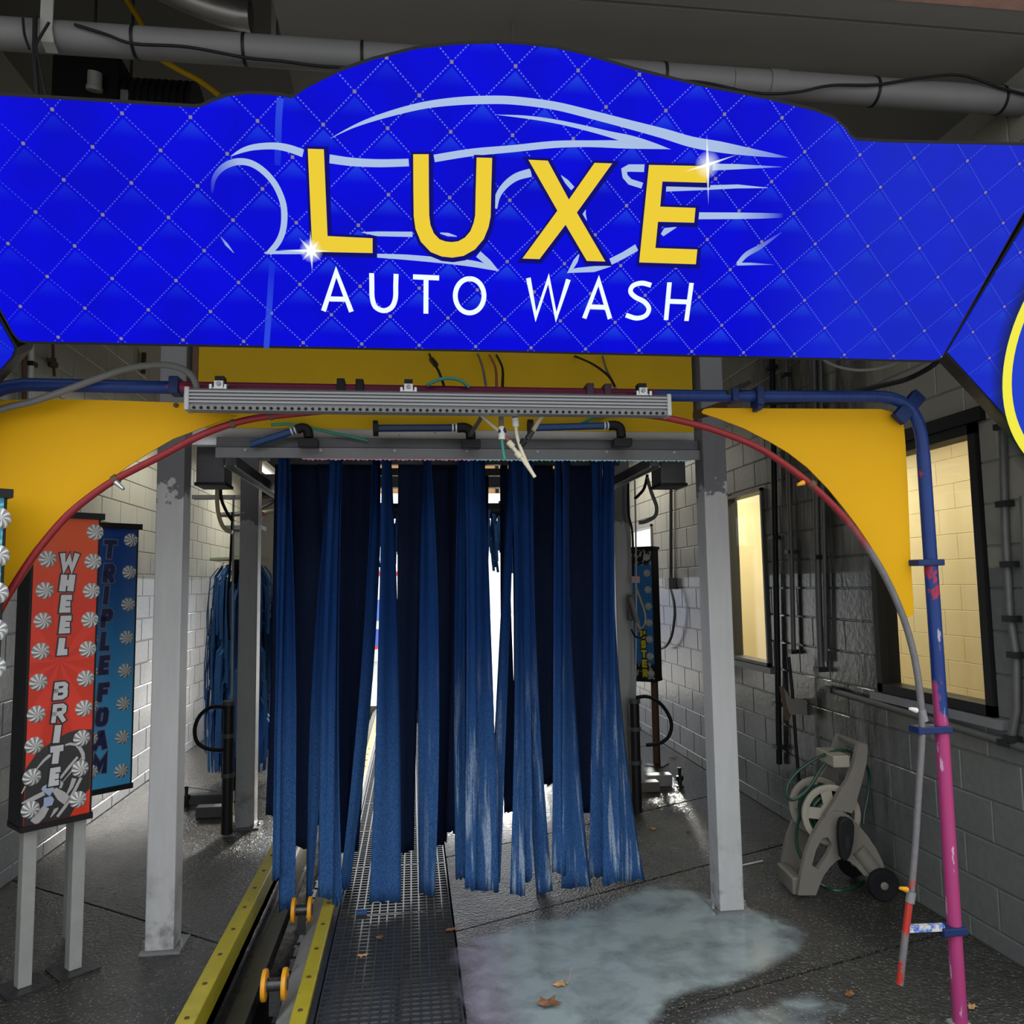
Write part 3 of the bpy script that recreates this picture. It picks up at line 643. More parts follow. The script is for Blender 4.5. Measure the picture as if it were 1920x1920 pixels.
# blue band clamps
def clamp(x, y, w, h, d=.07, m='clampblue', dy=0):
    p = A(x, y, YA); b = MB(); b.box((p.x, p.y+dy, p.z), (w, d, h)); return b.build('band_clamp', MT[m], arch, bevel=.004)
clamp(1737, 1055, .118, .026); clamp(1745, 1367, .15, .028); clamp(1420, 745, .03, .075, .075); clamp(1420, 766, .020, .02, .06)
clamp(330, 725, .035, .065, .075); clamp(1374, 742, .028, .055, .07); clamp(1782, 1742, .10, .03)
for x, y, m in ((640,726,'black'),(675,727,'black'),(1104,734,'plum'),(1137,735,'plum')): clamp(x, y, .030, .055, .066, m)
p = A(1705, 762, YA); b = MB(); b.bar(p+Vector((.045,-.005,.05)), p+Vector((-.06,-.005,-.06)), .06, .035, (0,1,0)); b.build('band_clamp', MT['clampblue'], arch, bevel=.004)
p0, p1 = A(1702, 1741, YA-.02), A(1768, 1738, YA-.01); b = MB(); b.bar(p0, p1, .022, .024); b.build('spacer', mat('white_blue_spacer', (.5,.48,.42), .5, col2=(.03,.11,.42), amt=.5, scale=20), arch)
for x, y in ((1387,728),(1372,733)):
    p = A(x, y, YA); b = MB(); b.bar(p+Vector((-.03,-.02,-.015)), p+Vector((.035,-.02,.02)), .02, .016); b.build('cable_tie', MT['black'], arch)
for x, y in ((326,757),):
    p = A(x, y, YA); b = MB(); b.lathe((p.x, YA+.028, p.z), (0,-1,0), [(.009,0),(.009,.006),(.004,.009)], 8); b.build('screw', MT['rust'], arch)
# grey hose looping over the left fin
b = MB(); b.tube(L([(-30,778),(0,768),(30,760),(65,752),(120,733),(190,707),(245,690),(300,684),(335,689),(358,703),(368,722),(371,740)], YA-.06), .0125, 12, 5)
tag(b.build('hose', MT['greyhose'], None, True), 'thick grey flexible hose looping over the left end of the light bar', 'hose')
b = MB(); b.tube([A(1772,664,2.93), A(1745,688,2.98)]+L([(1700,711),(1640,726),(1560,745),(1500,752)], YA+.06)+[A(1430,755,YA+.06)], .011, 8, 4)
tag(b.build('cable', MT['rubber'], None, True), 'black cable bundle running along the right elbow of the pipe arch', 'cable')

b = MB(); b.tube(L([(1535,662),(1552,680),(1585,691),(1620,694),(1660,688),(1700,674),(1712,662)], 2.98), .006, 8, 4)
tag(b.build('cable', MT['greyhose'], None, True), 'thin grey cable sagging under the right end of the blue sign', 'cable')
# ------------------------------------------------------------------ LED light bar clamped to the arch
YB = 2.95
p0, p1 = A(352, 752, YB), A(1252, 761, YB); zc = (p0.z+p1.z)/2
bar = thing('light_bar', 'long ribbed grey aluminium light bar hanging under the blue sign', 'lamp', ((p0.x+p1.x)/2, YB, zc))
h = .040
prof = [(-.02,h),(-.03,h-.006)]
for k in range(4):
    z = h-.010-k*.0128; prof += [(-.034,z),(-.034,z-.0065),(-.024,z-.0075),(-.024,z-.0118)]
prof += [(-.034,-.024),(-.022,-.040),(.03,-.040),(.03,h)]
vs = []; n = len(prof); b = MB()
for x in (p0.x+.012, p1.x-.012): vs += [(x, YB+q[0], zc+q[1]) for q in prof]
b.add(vs, [tuple(range(n)), tuple(range(2*n-1, n-1, -1))]+[(i, (i+1) % n, n+(i+1) % n, n+i) for i in range(n)]); b.build('housing', MT['alu'], bar)
b = MB(); b.add([(x, YB+y, zc+z) for x in (p0.x+.014, p1.x-.014) for y, z in ((-.0352,-.0245),(-.0245,-.0385),(-.020,-.036),(-.030,-.0225))], [(0,1,5,4),(1,2,6,5),(2,3,7,6),(3,0,4,7)]); b.build('lens_strip', MT['purplelens'], bar)
for x0, x1 in ((p0.x-.004, p0.x+.013), (p1.x-.013, p1.x+.004)):
    b = MB(); b.box2((x0, YB-.037, zc-.043), (x1, YB+.032, zc+.043)); b.build('end_cap', MT['dullsteel'], bar, bevel=.004)
nl = 72; led = MB(); led.lathe((0,0,0), (0,-.77,-.64), [(.006,0),(.0055,.003),(.002,.0045)], 8)
me0 = None
for k in range(nl):
    x = p0.x+.03+(p1.x-p0.x-.06)*k/(nl-1); pos = Vector((x, YB-.030, zc-.0325))
    if me0 is None:
        o = led.build('led', MT['black'], bar); me0 = o.data; me0.transform(Matrix.Translation(ORG[bar.name])); o.location = pos-ORG[bar.name]
    else:
        o = bpy.data.objects.new('led', me0); COL.objects.link(o); o.parent = bar; o.location = pos-ORG[bar.name]
for x, y in ((411,718),(766,726),(1205,732)):
    q = A(x, y, YB); t = MB(); t.box2((q.x-.028, YB-.012, zc+.040), (q.x+.028, YB+.03, zc+.047)); t.box2((q.x-.016, YB-.010, zc+.047), (q.x+.016, YB+.016, zc+.072)); o = t.build('bracket', MT['steel'], bar)
    t = MB(); t.box2((q.x-.016, YB+.0, zc+.073), (q.x+.016, YB+.045, zc+.092)); t.build('bracket_pad', MT['black'], bar)
    t = MB(); t.lathe((q.x, YB-.010, zc+.060), (0,-1,0), [(.008,0),(.008,.006),(.004,.008)], 8); t.build('bolt', MT['dullsteel'], bar)
    for sx in (-.026, .026):
        t = MB(); t.tube([(q.x+sx, YB-.016, zc+.036), (q.x+sx, YB-.018, zc+.052), (q.x+sx, YB+.01, zc+.06)], .006, 8); t.build('hook', MT['steel'], bar, True)

# ------------------------------------------------------------------ four-post curtain frame
YF0, YF1 = 4.21, 6.20
CX = (-1.222, 1.680); CW = .135
fr = thing('curtain_gantry', 'grey four-post steel frame carrying the hanging blue curtain', 'frame', (.23, YF0, 0))
ZT = 3.25
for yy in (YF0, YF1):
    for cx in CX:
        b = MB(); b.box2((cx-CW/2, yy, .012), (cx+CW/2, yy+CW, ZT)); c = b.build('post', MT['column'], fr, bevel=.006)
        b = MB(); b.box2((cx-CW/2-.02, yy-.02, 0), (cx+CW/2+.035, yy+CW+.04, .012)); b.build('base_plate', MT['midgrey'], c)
        for sx in (-.085, .09):
            b = MB(); b.lathe((cx+sx, yy+.05, .012), (0,0,1), [(.011,0),(.011,.012),(.006,.014),(.006,.03)], 6); b.build('anchor_bolt', MT['steel'], c)
def zpx(x, y, Y): return A(x, y, Y).z
x0b, x1b = A(405, 840, 4.26).x, CX[1]-CW/2-.003
zb0, zb1, zb2 = zpx(860, 861, 4.27), zpx(860, 842, 4.27), zpx(860, 823, 4.27)
b = MB(); b.box2((x0b, 4.262, zb1), (x1b, 4.33, zb2)); b.build('front_beam', MT['darkgrey'], fr, bevel=.004)
b = MB(); b.box2((x0b, 4.250, zb0), (x1b, 4.262, zb1-.002)); b.build('beam_flange', MT['midgrey'], fr)
b = MB(); b.box2((CX[0]+CW/2+.003, 4.335, zb2-.03), (CX[1]-CW/2-.003, 4.40, zpx(860, 803, 4.335))); b.build('header_beam', MT['cloudwhite'], fr)
b = MB(); b.box2((CX[0]+CW/2, YF1+.02, zpx(860,913,6.2)), (CX[1]-CW/2, YF1+.11, zpx(860,889,6.2))); b.build('rear_beam', MT['darkgrey'], fr)
b = MB(); b.box2((CX[0]+CW/2, YF1+.02, zpx(860,830,6.2)), (CX[1]-CW/2, YF1+.11, zpx(860,862,6.2))); b.build('rear_beam', MT['midgrey'], fr)
for xa, ya, m in ((432, 862, 1), (1228, 864, -1)):
    q = A(xa, ya, 4.34); b = MB(); b.box2((q.x-.03, 4.34, q.z-.03), (q.x+.03, 6.18, q.z+.025)); b.build('side_rail', MT['darkgrey'], fr, bevel=.004)
    b = MB(); b.box2((q.x-.032, 4.34, q.z-.038), (q.x-.022, 6.0, q.z-.030)); b.box2((q.x+.022, 4.34, q.z-.038), (q.x+.032, 6.0, q.z-.030)); b.build('rail_lip', MT['steel'], fr)
# hanger bars of the three curtain rows
HB = {4.55: None, 5.0: None, 5.5: None}; ZH = 2.54
for yy in HB:
    b = MB(); b.bar((-.86, yy, ZH), (1.34, yy, ZH), .05, .05); b.build('hanger_bar', MT['darkgrey'], fr)
for cx in (-.85, .25, 1.33):
    b = MB(); b.bar((cx, 4.36, ZH+.05), (cx, 6.2, ZH+.05), .05, .05); b.build('hanger_rail', MT['darkgrey'], fr)
zf = zb0; xf = A(565, 860, 4.25).x; fp = [(xf-.006, zf+.02)]  # thin added strip whose pink and aqua colours stand in for coloured light
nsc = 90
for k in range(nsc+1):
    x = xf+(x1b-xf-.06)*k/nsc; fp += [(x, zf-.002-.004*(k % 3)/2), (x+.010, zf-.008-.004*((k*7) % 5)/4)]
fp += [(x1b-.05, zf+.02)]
def light_fringe_mat():
    t = NT('pink_and_aqua_light_paint'); x, y, z = t.xyz(t.pos()); t.set(Base_Color=t.mix(t.ss(x, .25, .4), (.75,.42,.62), (.45,.75,.80)), Roughness=.5); return t.m
b = MB(); b.prism(fp, 4.264, 4.268); b.build('painted_light_fringe', light_fringe_mat(), fr)
# bolts on the beam
for k in range(7):
    x = x0b+.15+k*(x1b-x0b-.3)/6; b = MB(); b.lathe((x, 4.250, zb1-.015), (0,-1,0), [(.008,0),(.008,.005)], 8); b.build('bolt', MT['steel'], fr)
# motor boxes at both ends
for (xa, ya, xb, yb_, side) in ((366,832,421,908,'left'),(1241,855,1286,909,'right')):
    q0, q1 = A(xa, yb_, 4.40), A(xb, ya, 4.40)
    t = thing('motor_box', 'dark grey hanging motor box at the %s end of the curtain beam' % side, 'box', ((q0.x+q1.x)/2, 4.5, q0.z), group='motor boxes of the curtain frame')
    b = MB(); b.box2((q0.x, 4.41, q0.z), (q1.x, 4.60, q1.z+.04)); b.build('casing', MT['darkgrey'], t, bevel=.008)
    b = MB(); b.box2((q0.x-.006, 4.404, q0.z-.004), (q1.x+.006, 4.606, q0.z+.012)); b.build('bottom_cover', MT['black'], t)
# yellow header panel between the front posts
h0, h1 = A(370, 805, YF0+.05), A(1305, 668, YF0+.05)
b = MB(); b.box2((h0.x, YF0+.045, zpx(860, 806, 4.25)), (CX[1]-CW/2-.03, YF0+.051, 3.12)); hp = tag(b.build('header_panel', MT['yellowdull']), 'dull yellow header panel between the posts behind the sign', 'panel')
b = MB(); b.box2((h0.x-.03, YF0+.04, zpx(860, 760, 4.25)), (h0.x-.002, YF0+.075, 3.1)); b.build('edge_angle', MT['rust'], hp)
# yellow rail post things: rear feet of the frame
for (xa, ya, xb, yb_, Y, nm) in ((366,1518,430,1534,6.0,0),(350,1494,432,1510,6.6,1)):
    q0 = AZ(xa, yb_+2 if nm == 0 else 1512); q1 = AZ(xb, yb_+2 if nm == 0 else 1512)
    b = MB(); b.box2((q0.x, q0.y, .002), (q1.x, q0.y+.10, .085)); tag(b.build('foot_beam', MT['darkgrey'], bevel=.006), ('short dark steel foot beam in front of the left rear post', 'dark steel foot beam with a jack bolt behind the left rear post')[nm], 'beam', 'foot beams of the frame')
for (xa, xb, yy, nm) in ((1190,1241,1488,0),(1215,1265,1477,1)):
    q0 = AZ(xa, yy); q1 = AZ(xb, yy); b = MB(); b.box2((q0.x, q0.y, .002), (q1.x, q0.y+.11, .10 if nm else .085)); tag(b.build('foot_beam', MT['dullsteel'] if nm else MT['taupe'], bevel=.008), ('short taupe foot beam at the right rear post', 'grey steel foot beam beside the leaf at the right wall')[nm], 'beam', 'foot beams of the frame')
for xa, ya, lab in ((349,1512,'black jack bolt standing left of the left foot beams'),(1275,1475,'black jack bolt standing right of the right foot beams')):
    q = AZ(xa, ya); b = MB(); b.lathe((q.x, q.y, 0), (0,0,1), [(.035,0),(.035,.012),(.018,.014),(.018,.05),(.032,.055),(.032,.09),(.014,.095),(.014,.14),(.018,.142),(.018,.16)], 10); tag(b.build('jack_bolt', MT['blackmetal'], None, True), lab, 'bolt', 'jack bolts')
# air cylinders beside the rear posts with a loop of black hose each
for (xa, y0, y1, lab, hp_) in ((426,1322,1515,'black upright air cylinder beside the left rear post',[(428,1327),(400,1325),(378,1338),(366,1362),(368,1388),(384,1402),(408,1406),(430,1404)]),(1193,1318,1472,'black upright air cylinder beside the right rear post',[(1193,1308),(1212,1306),(1232,1314),(1250,1334),(1259,1358),(1254,1380),(1238,1393),(1212,1397)])):
    Y = 6.05; q0, q1 = A(xa, y1, Y), A(xa, y0, Y); t = thing('air_cylinder', lab, 'cylinder', (q0.x, Y, .0), group='air cylinders')
    b = MB(); b.tube([(q0.x, Y, 0.02), (q0.x, Y, q1.z)], .04, 14); b.build('barrel', MT['blackmetal'], t, True)
    for z in (.45, .75, 1.0):
        b = MB(); b.tube([(q0.x, Y, z*q1.z), (q0.x, Y, z*q1.z+.03)], .047, 14); b.build('collar', MT['darkgrey'], t, True)
    b = MB(); b.tube([A(x, y, Y-.02) for x, y in hp_], .014, 10, 5); b.build('hose', MT['rubber'], t, True)
# cables up the rear posts
for pts, r, m, lab in (([(432,1500),(434,1400),(436,1180),(437,1000),(438,930)], .008, 'steel', 'thin steel conduit up the left rear post'),
        ([(430,1200),(427,1130),(432,1050),(436,960)], .009, 'rubber', 'black cable up the left rear post'),
        ([(1191,1310),(1193,1180),(1192,1000),(1190,900)], .007, 'steel', 'thin steel conduit up the right rear post'),
        ([(1187,1080),(1186,1000),(1178,960),(1178,905)], .009, 'rubber', 'black cable up the right rear post')):
    b = MB(); b.tube([A(x, y, 6.12) for x, y in pts], r, 8, 4); tag(b.build('conduit' if m == 'steel' else 'cable', MT[m], None, True), lab, 'conduit' if m == 'steel' else 'cable')
for pts, m, lab, Y in (([(436,870),(414,890),(407,925),(410,965),(420,990),(436,998)], 'palehose', 'cream hose loop hanging beside the left rear post', 5.6),([(436,872),(418,900),(414,930),(424,958),(437,978)], 'rubber', 'black cable loop beside the cream hose', 5.62),
        ([(1213,895),(1222,925),(1231,950),(1228,968),(1210,978),(1198,980)], 'greyhose', 'grey hose loop hanging beside the right rear post', 5.6),([(1214,890),(1208,915),(1198,928),(1190,935)], 'rubber', 'short black hose under the right side rail', 5.6)):
    b = MB(); b.tube([A(x, y, Y) for x, y in pts], .014 if m != 'rubber' else .011, 8, 5); tag(b.build('hose', MT[m], None, True), lab, 'hose')
q = A(1187, 1120, 6.08); t = thing('valve_block', 'small grey valve block with a pink bracket on the right rear post', 'valve', (q.x, 6.1, q.z-.2))
b = MB(); b.box2((q.x-.03, 6.10, q.z-.18), (q.x+.02, 6.16, q.z+.02)); b.build('block', MT['darkgrey'], t, bevel=.005)
q2 = A(1192, 1088, 6.08); b = MB(); b.box2((q2.x-.03, 6.09, q2.z-.02), (q2.x+.035, 6.12, q2.z+.03)); b.build('bracket', mat('pink_bracket', (.5,.33,.33), .5), t)
b = MB(); b.tube([A(x, y, 6.06) for x, y in ((1182,1120),(1190,1150),(1196,1168),(1198,1185))], .016, 10); b.build('solenoid', MT['midgrey'], t, True)
b = MB(); b.tube([A(x, y, 6.04) for x, y in ((1192,1100),(1203,1130),(1210,1155),(1208,1172),(1200,1178),(1193,1168))], .007, 8, 4); b.build('tube', MT['palehose'], t, True)
b = MB(); b.tube([A(x, y, 6.04) for x, y in ((1184,1180),(1190,1192),(1200,1196),(1210,1190))], .007, 8, 4); b.build('tube', MT['rubber'], t, True)

# ------------------------------------------------------------------ the curtain: every strip hangs on its own
ORD = ['first','second','third','fourth','fifth','sixth','seventh','eighth','ninth','tenth','eleventh','twelfth','thirteenth','fourteenth','fifteenth','sixteenth','seventeenth','eighteenth','nineteenth','twentieth','twenty-first','twenty-second','twenty-third']
def strip(d, Y, m, lab, seed):
    xt, wt, xm, wm, xb, wb, yb_ = d; rnd = random.Random(seed)
    def at(x, y): return A(x, y, Y)
    z1 = ZH-.0; z0 = at(xb, yb_).z; W_ = max(wt, wm, wb)*Y/FPX*1.02
    kx = lambda x: at(x, 1300).x - at(x, 862).x
    yT, yM = 862., 1300.
    NV, NU = 30, 7; vs = []
    sgn = rnd.choice((-1, 1)); ph = rnd.uniform(0, 6.28); ph2 = rnd.uniform(0, 6.28); fold = rnd.uniform(.006, .014)
    for i in range(NV+1):
        t = i/NV; py = 845+(yb_-845)*t
        # quadratic through top / middle / bottom
        l0 = (py-yM)*(py-yb_)/((yT-yM)*(yT-yb_)); l1 = (py-yT)*(py-yb_)/((yM-yT)*(yM-yb_)); l2 = (py-yT)*(py-yM)/((yb_-yT)*(yb_-yM))
        cx = xt*l0+xm*l1+xb*l2; w = max(6, wt*l0+wm*l1+wb*l2)*Y/FPX; w = min(w, W_)
        ang = math.acos(min(1, w/W_))*sgn; c = at(cx, py); z = z1+(z0-z1)*t
        X = c.x
        for j in range(NU+1):
            s = j/NU-.5; f = fold*math.sin(s*9+ph+t*1.5)*(.35+.65*(1-t))+.004*math.sin(t*7+ph2+s*3)
            rg = (rnd.uniform(-.012, .012)-.02*s*sgn) if i == NV else 0
            vs.append((X+s*W_*math.cos(ang)-f*math.sin(ang)*.5, Y+s*W_*math.sin(ang)+f*math.cos(ang), z+rg))
    fs = [(i*(NU+1)+j, (i+1)*(NU+1)+j, (i+1)*(NU+1)+j+1, i*(NU+1)+j+1) for i in range(NV) for j in range(NU)]
    b = MB(); b.add(vs, fs); o = b.build('curtain_strip', m, None, True); md = o.modifiers.new('thick', 'SOLIDIFY'); md.thickness = .005; md.offset = 0
    tag(o, lab, 'cloth strip', 'hanging strips of the blue curtain'); return o
FRONT = [(530,14,522,12,517,12,1648),(541,8,540,29,538,28,1706),(622,10,598,26,579,13,1688),(629,14,616,22,611,26,1685),(638,9,628,14,633,18,1695),(706,14,686,22,646,16,1667),(725,12,728,36,722,56,1692),(800,10,804,38,800,26,1677),
    (866,14,862,20,864,18,1648),(880,16,884,20,882,20,1667),(900,20,905,40,913,44,1671),(960,12,942,18,926,22,1660),(966,14,974,18,970,28,1677),(980,16,986,18,989,16,1651),(990,14,996,22,1021,29,1675),
    (1046,16,1048,24,1048,26,1640),(1062,20,1066,30,1080,58,1664),(1118,18,1122,20,1117,26,1646),(1141,12,1142,18,1148,34,1656),(1150,14,1154,28,1184,54,1652)]
MID = [(532,32,520,28,506,18,1530),(572,62,574,52,567,40,1590),(628,60,640,40,632,34,1600),(672,60,668,44,660,26,1590),(770,46,764,34,762,26,1597),(826,58,832,44,827,22,1584),(868,46,862,36,846,20,1560),(944,10,952,22,959,26,1520),(1012,54,1016,46,1026,26,1470),(1086,58,1090,40,1088,28,1520)]
BACK = [(550,62,550,56,548,50,1540),(606,58,606,50,604,46,1545),(664,60,652,48,640,40,1540),(790,60,800,36,806,24,1530),(854,66,846,44,850,34,1535),(898,34,888,36,880,30,1530),(985,56,982,40,976,30,1490),(1050,60,1046,46,1040,34,1470),(1100,44,1096,34,1092,30,1480)]
for i, d in enumerate(FRONT):
    strip(d, 4.55+.05*((i*7) % 3), MT['cloth'], '%s bright blue felt strip from the left in the front curtain row' % ORD[i], 100+i)
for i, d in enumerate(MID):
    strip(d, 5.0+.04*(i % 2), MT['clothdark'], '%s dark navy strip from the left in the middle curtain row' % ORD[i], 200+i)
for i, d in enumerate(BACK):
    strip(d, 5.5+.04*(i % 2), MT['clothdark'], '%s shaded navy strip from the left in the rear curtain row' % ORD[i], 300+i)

# ------------------------------------------------------------------ plumbing on the curtain beam
def pipe_run(px, Y, r, m, elbow_px, lab, cap=None):
    t = thing('foam_pipe', lab, 'pipe', A(px[0][0], px[0][1], Y), group='foam pipes on the beam')
    b = MB(); b.tube(L(px, Y), r, 12); b.build('tube', MT[m], t, True)
    e0 = A(*px[-1], Y); d = (e0-A(*px[0], Y)).normalized()
    for k in (-.030, -.012):
        b = MB(); b.tube([e0+d*k, e0+d*(k+.008)], r*1.12, 12); b.build('band', MT['white'], t, True)
    b = MB(); b.tube(spline([e0]+[A(x, y, Y) for x, y in elbow_px], 4), r*1.35, 12); b.build('elbow', MT['black'], t, True)
    q = A(*elbow_px[-1], Y); b = MB(); b.box2((q.x-.05, Y-.04, q.z-.055), (q.x+.05, Y+.04, q.z-.01)); b.build('mount', MT['blackmetal'], t, bevel=.006)
    if cap:
        c = A(*cap, Y); b = MB(); b.tube([c+d*-.012, c+d*.014], r*2.1, 14); b.build('cap', MT['black'], t, True)
pipe_run([(470,834),(556,806)], 4.22, .019, 'bluepvc', [(566,802),(576,806),(579,820)], 'slanting dark blue foam pipe at the left end of the beam')
pipe_run([(706,803),(858,802)], 4.18, .020, 'navy', [(872,802),(881,808),(883,822)], 'purple stained foam pipe at the middle of the beam', (704,803))
pipe_run([(1000,802),(1142,798)], 4.18, .020, 'bluepvc', [(1155,798),(1163,804),(1165,820)], 'level blue foam pipe at the right end of the beam', (994,801))
def hose(px, Y, r, m, lab, name='tube'):
    n = len(px)-1; P = [A(x, y, Y[0]+(Y[1]-Y[0])*i/n if isinstance(Y, tuple) else Y) for i, (x, y) in enumerate(px)]
    b = MB(); b.tube(P, r, 8, 5); return tag(b.build(name, MT[m], None, True), lab, 'hose')
hose([(508,797),(540,795),(580,802),(640,815),(690,826)], (4.2,4.25), .008, 'greentube', 'green tube crossing the white beam at the left')
hose([(800,722),(830,710),(860,712),(880,726)], 3.02, .007, 'greentube', 'short green tube arching over the middle of the light bar')
hose([(880,748),(896,772),(915,790),(935,808)], 3.06, .007, 'palehose', 'short pale tube slanting under the light bar')
hose([(920,745),(908,772),(895,795),(880,818)], (3.05,4.2), .011, 'greyhose', 'brown grey hose dropping behind the light bar to the beam')
hose([(1026,748),(1018,775),(1008,792),(998,810)], (3.05,3.08), .010, 'palehose', 'short tan hose leaning right under the light bar')
hose([(1080,800),(1110,785),(1140,778)], (4.18,4.25), .008, 'greentube', 'green tube above the right foam pipe')
# nozzle cluster in the middle
Yn = 3.06
t = thing('chemical_nozzles', 'cluster of white quick connectors with green and cream drip tubes under the light bar', 'nozzle', A(940, 800, Yn))
def pt(px, r, m, nm, k=4):
    b = MB(); b.tube(L(px, Yn), r, 10, k); b.build(nm, MT[m], t, True)
pt([(939,740),(940,804)], .010, 'greyhose', 'feed_hose', 0); pt([(940,800),(941,812)], .012, 'white', 'connector', 0); pt([(935,810),(948,806)], .011, 'clampblue', 'connector_ring', 0); pt([(941,812),(941,824)], .0135, 'white', 'connector', 0)
pt([(941,824),(943,842),(946,861)], .0065, 'greentube', 'drip_tube')
pt([(963,740),(964,772)], .008, 'greyhose', 'feed_hose', 0); pt([(964,772),(966,785)], .011, 'clampblue', 'connector_ring', 0); pt([(966,784),(967,800)], .0135, 'white', 'connector', 0)
pt([(967,800),(970,820),(978,845),(990,872),(1003,895)], .007, 'cream', 'drip_tube')
pt([(947,818),(956,830)], .006, 'redrubber', 'red_tube', 0); pt([(953,828),(962,838)], .0125, 'cream', 'fitting', 0); pt([(961,838),(972,852)], .008, 'cream', 'fitting', 0); pt([(968,848),(976,857)], .012, 'cream', 'fitting', 0)
pt([(975,855),(988,873),(1003,894)], .007, 'cream', 'drip_tube'); pt([(998,808),(988,824)], .012, 'blackmetal', 'valve', 0); pt([(984,826),(977,834)], .014, 'black', 'valve', 0)
# dark cables hanging in front of the yellow header
for px, m, lab in (([(805,664),(812,680),(822,695),(832,722)], 'rubber', 'black cable with an inline connector on the yellow header'),([(896,664),(905,690),(911,724)], 'greyhose', 'thin brown cable left of the middle on the yellow header'),([(918,666),(929,690),(931,726)], 'redrubber', 'reddish cable at the middle of the yellow header'),
        ([(931,666),(942,690),(942,727)], 'rubber', 'black cable at the middle of the yellow header'),([(1078,668),(1110,682),(1140,704),(1153,726)], 'rubber', 'long slanting black cable on the yellow header'),([(1130,668),(1136,690),(1148,715),(1154,727)], 'greyhose', 'short dark cable joining the slanting cable on the header')):
    hose(px, (4.25, 3.05), .006, m, lab, 'cable')
b = MB(); b.tube([A(809,674,3.97), A(817,684,3.75)], .014, 8); tag(b.build('cable_connector', MT['black'], None, True), 'black inline plug on the cable at the yellow header', 'plug')
# angled bracket under the right of the header
b = MB(); p0, p1 = A(1308, 778, 3.9), A(1375, 757, 3.1); b.bar(p0, p1, .05, .035); tag(b.build('bracket_arm', MT['rust']), 'dark perforated bracket arm between arch and right post', 'bracket')
# ------------------------------------------------------------------ bulb-lit menu signs on posts
FONT = {'W': [[(.06,1),(.26,0),(.5,.78),(.74,0),(.94,1)]], 'H': [[(.15,0),(.15,1)], [(.85,0),(.85,1)], [(.15,.5),(.85,.5)]],
 'E': [[(.85,1),(.18,1),(.18,0),(.85,0)], [(.18,.5),(.75,.5)]], 'L': [[(.2,1),(.2,0),(.85,0)]], 'I': [[(.5,0),(.5,1)]], 'T': [[(.05,1),(.95,1)], [(.5,1),(.5,0)]],
 'B': [[(.18,0),(.18,1),(.7,1),(.86,.88),(.86,.64),(.7,.52),(.18,.52)], [(.68,.52),(.9,.4),(.9,.12),(.7,0),(.18,0)]], 'R': [[(.18,0),(.18,1),(.7,1),(.86,.88),(.86,.6),(.7,.48),(.18,.48)], [(.52,.48),(.88,0)]],
 'P': [[(.18,0),(.18,1),(.7,1),(.86,.86),(.86,.58),(.7,.45),(.18,.45)]], 'F': [[(.18,0),(.18,1),(.88,1)], [(.18,.52),(.75,.52)]], 'O': [[(.5,1),(.25,.96),(.14,.8),(.14,.2),(.25,.04),(.5,0),(.75,.04),(.86,.2),(.86,.8),(.75,.96),(.5,1)]],
 'A': [[(.08,0),(.42,1),(.58,1),(.92,0)], [(.25,.32),(.75,.32)]], 'M': [[(.1,0),(.1,1),(.5,.3),(.9,1),(.9,0)]], 'U': [[(.15,1),(.15,.2),(.3,0),(.7,0),(.85,.2),(.85,1)]], 'S': [[(.85,.85),(.7,1),(.3,1),(.15,.85),(.15,.65),(.3,.52),(.7,.48),(.85,.35),(.85,.15),(.7,0),(.3,0),(.15,.15)]]}
def put_letter(ch, fr, cx, cy, wpx, hpx, sw_, ol, mat_f, mat_o, parent, slant=.06, y=-.003):
    x0, z0 = fr.px(cx-wpx/2, cy+hpx/2); x1, _ = fr.px(cx+wpx/2, cy); _, z1 = fr.px(cx, cy-hpx/2); _, zb = fr.px(cx, cy+hpx/2); w, h = x1-x0, z1-zb
    ins = sw_/2
    for m, k, yy, nm in ((mat_o, ol, y, 'letter_outline'), (mat_f, 0, y-.0012, 'letter')):
        b = MB()
        for j, s in enumerate(FONT[ch]):
            P = [(x0+ins+px_*(w-2*ins)+(pz-.5)*h*slant, zb+ins+pz*(h-2*ins), sw_+2*k) for px_, pz in s]
            b.ribbon(P, yy-j*.0002, cap=(0 if P[0][:2] == P[-1][:2] else ins*.9+k))
        b.build(nm, m, parent)
def bulb_mat():
    t = NT('ribbed_clear_bulb'); tc = t.n('TexCoord').outputs['Object']; x, y, z = t.xyz(tc)
    an = t.ma('ARCTAN2', z, x); r = t.ma('SQRT', t.ma('ADD', t.ma('MULTIPLY', x, x), t.ma('MULTIPLY', z, z)))
    wv = t.ma('SINE', t.ma('ADD', t.ma('MULTIPLY', an, 9), t.ma('MULTIPLY', r, 3.5)))
    c = t.mix(t.ss(wv, -.6, .7), (.34,.345,.34), (.82,.83,.80))
    t.set(Base_Color=c, Roughness=.18, Metallic=.0, Normal=t.bump(wv, .5, .05)); return t.m
MT['bulb'] = bulb_mat()
BULB = None
def bulbs(pxs, fr, parent, r):
    global BULB
    for x, y in pxs:
        u, v = fr.px(x, y)
        if BULB is None:
            b = MB(); b.lathe((0,0,0), (0,-1,0), [(1.05,0),(1.0,.1),(.93,.34),(.75,.6),(.45,.82),(.15,.92),(0,.93)], 20); o = b.build('bulb', MT['bulb'], parent, True); BULB = o.data; BULB.transform(Matrix.Translation(ORG[o.name]))
        else: o = bpy.data.objects.new('bulb', BULB); COL.objects.link(o); o.parent = parent
        o.location = (u, -.001, v); o.scale = (r, r*.62, r)
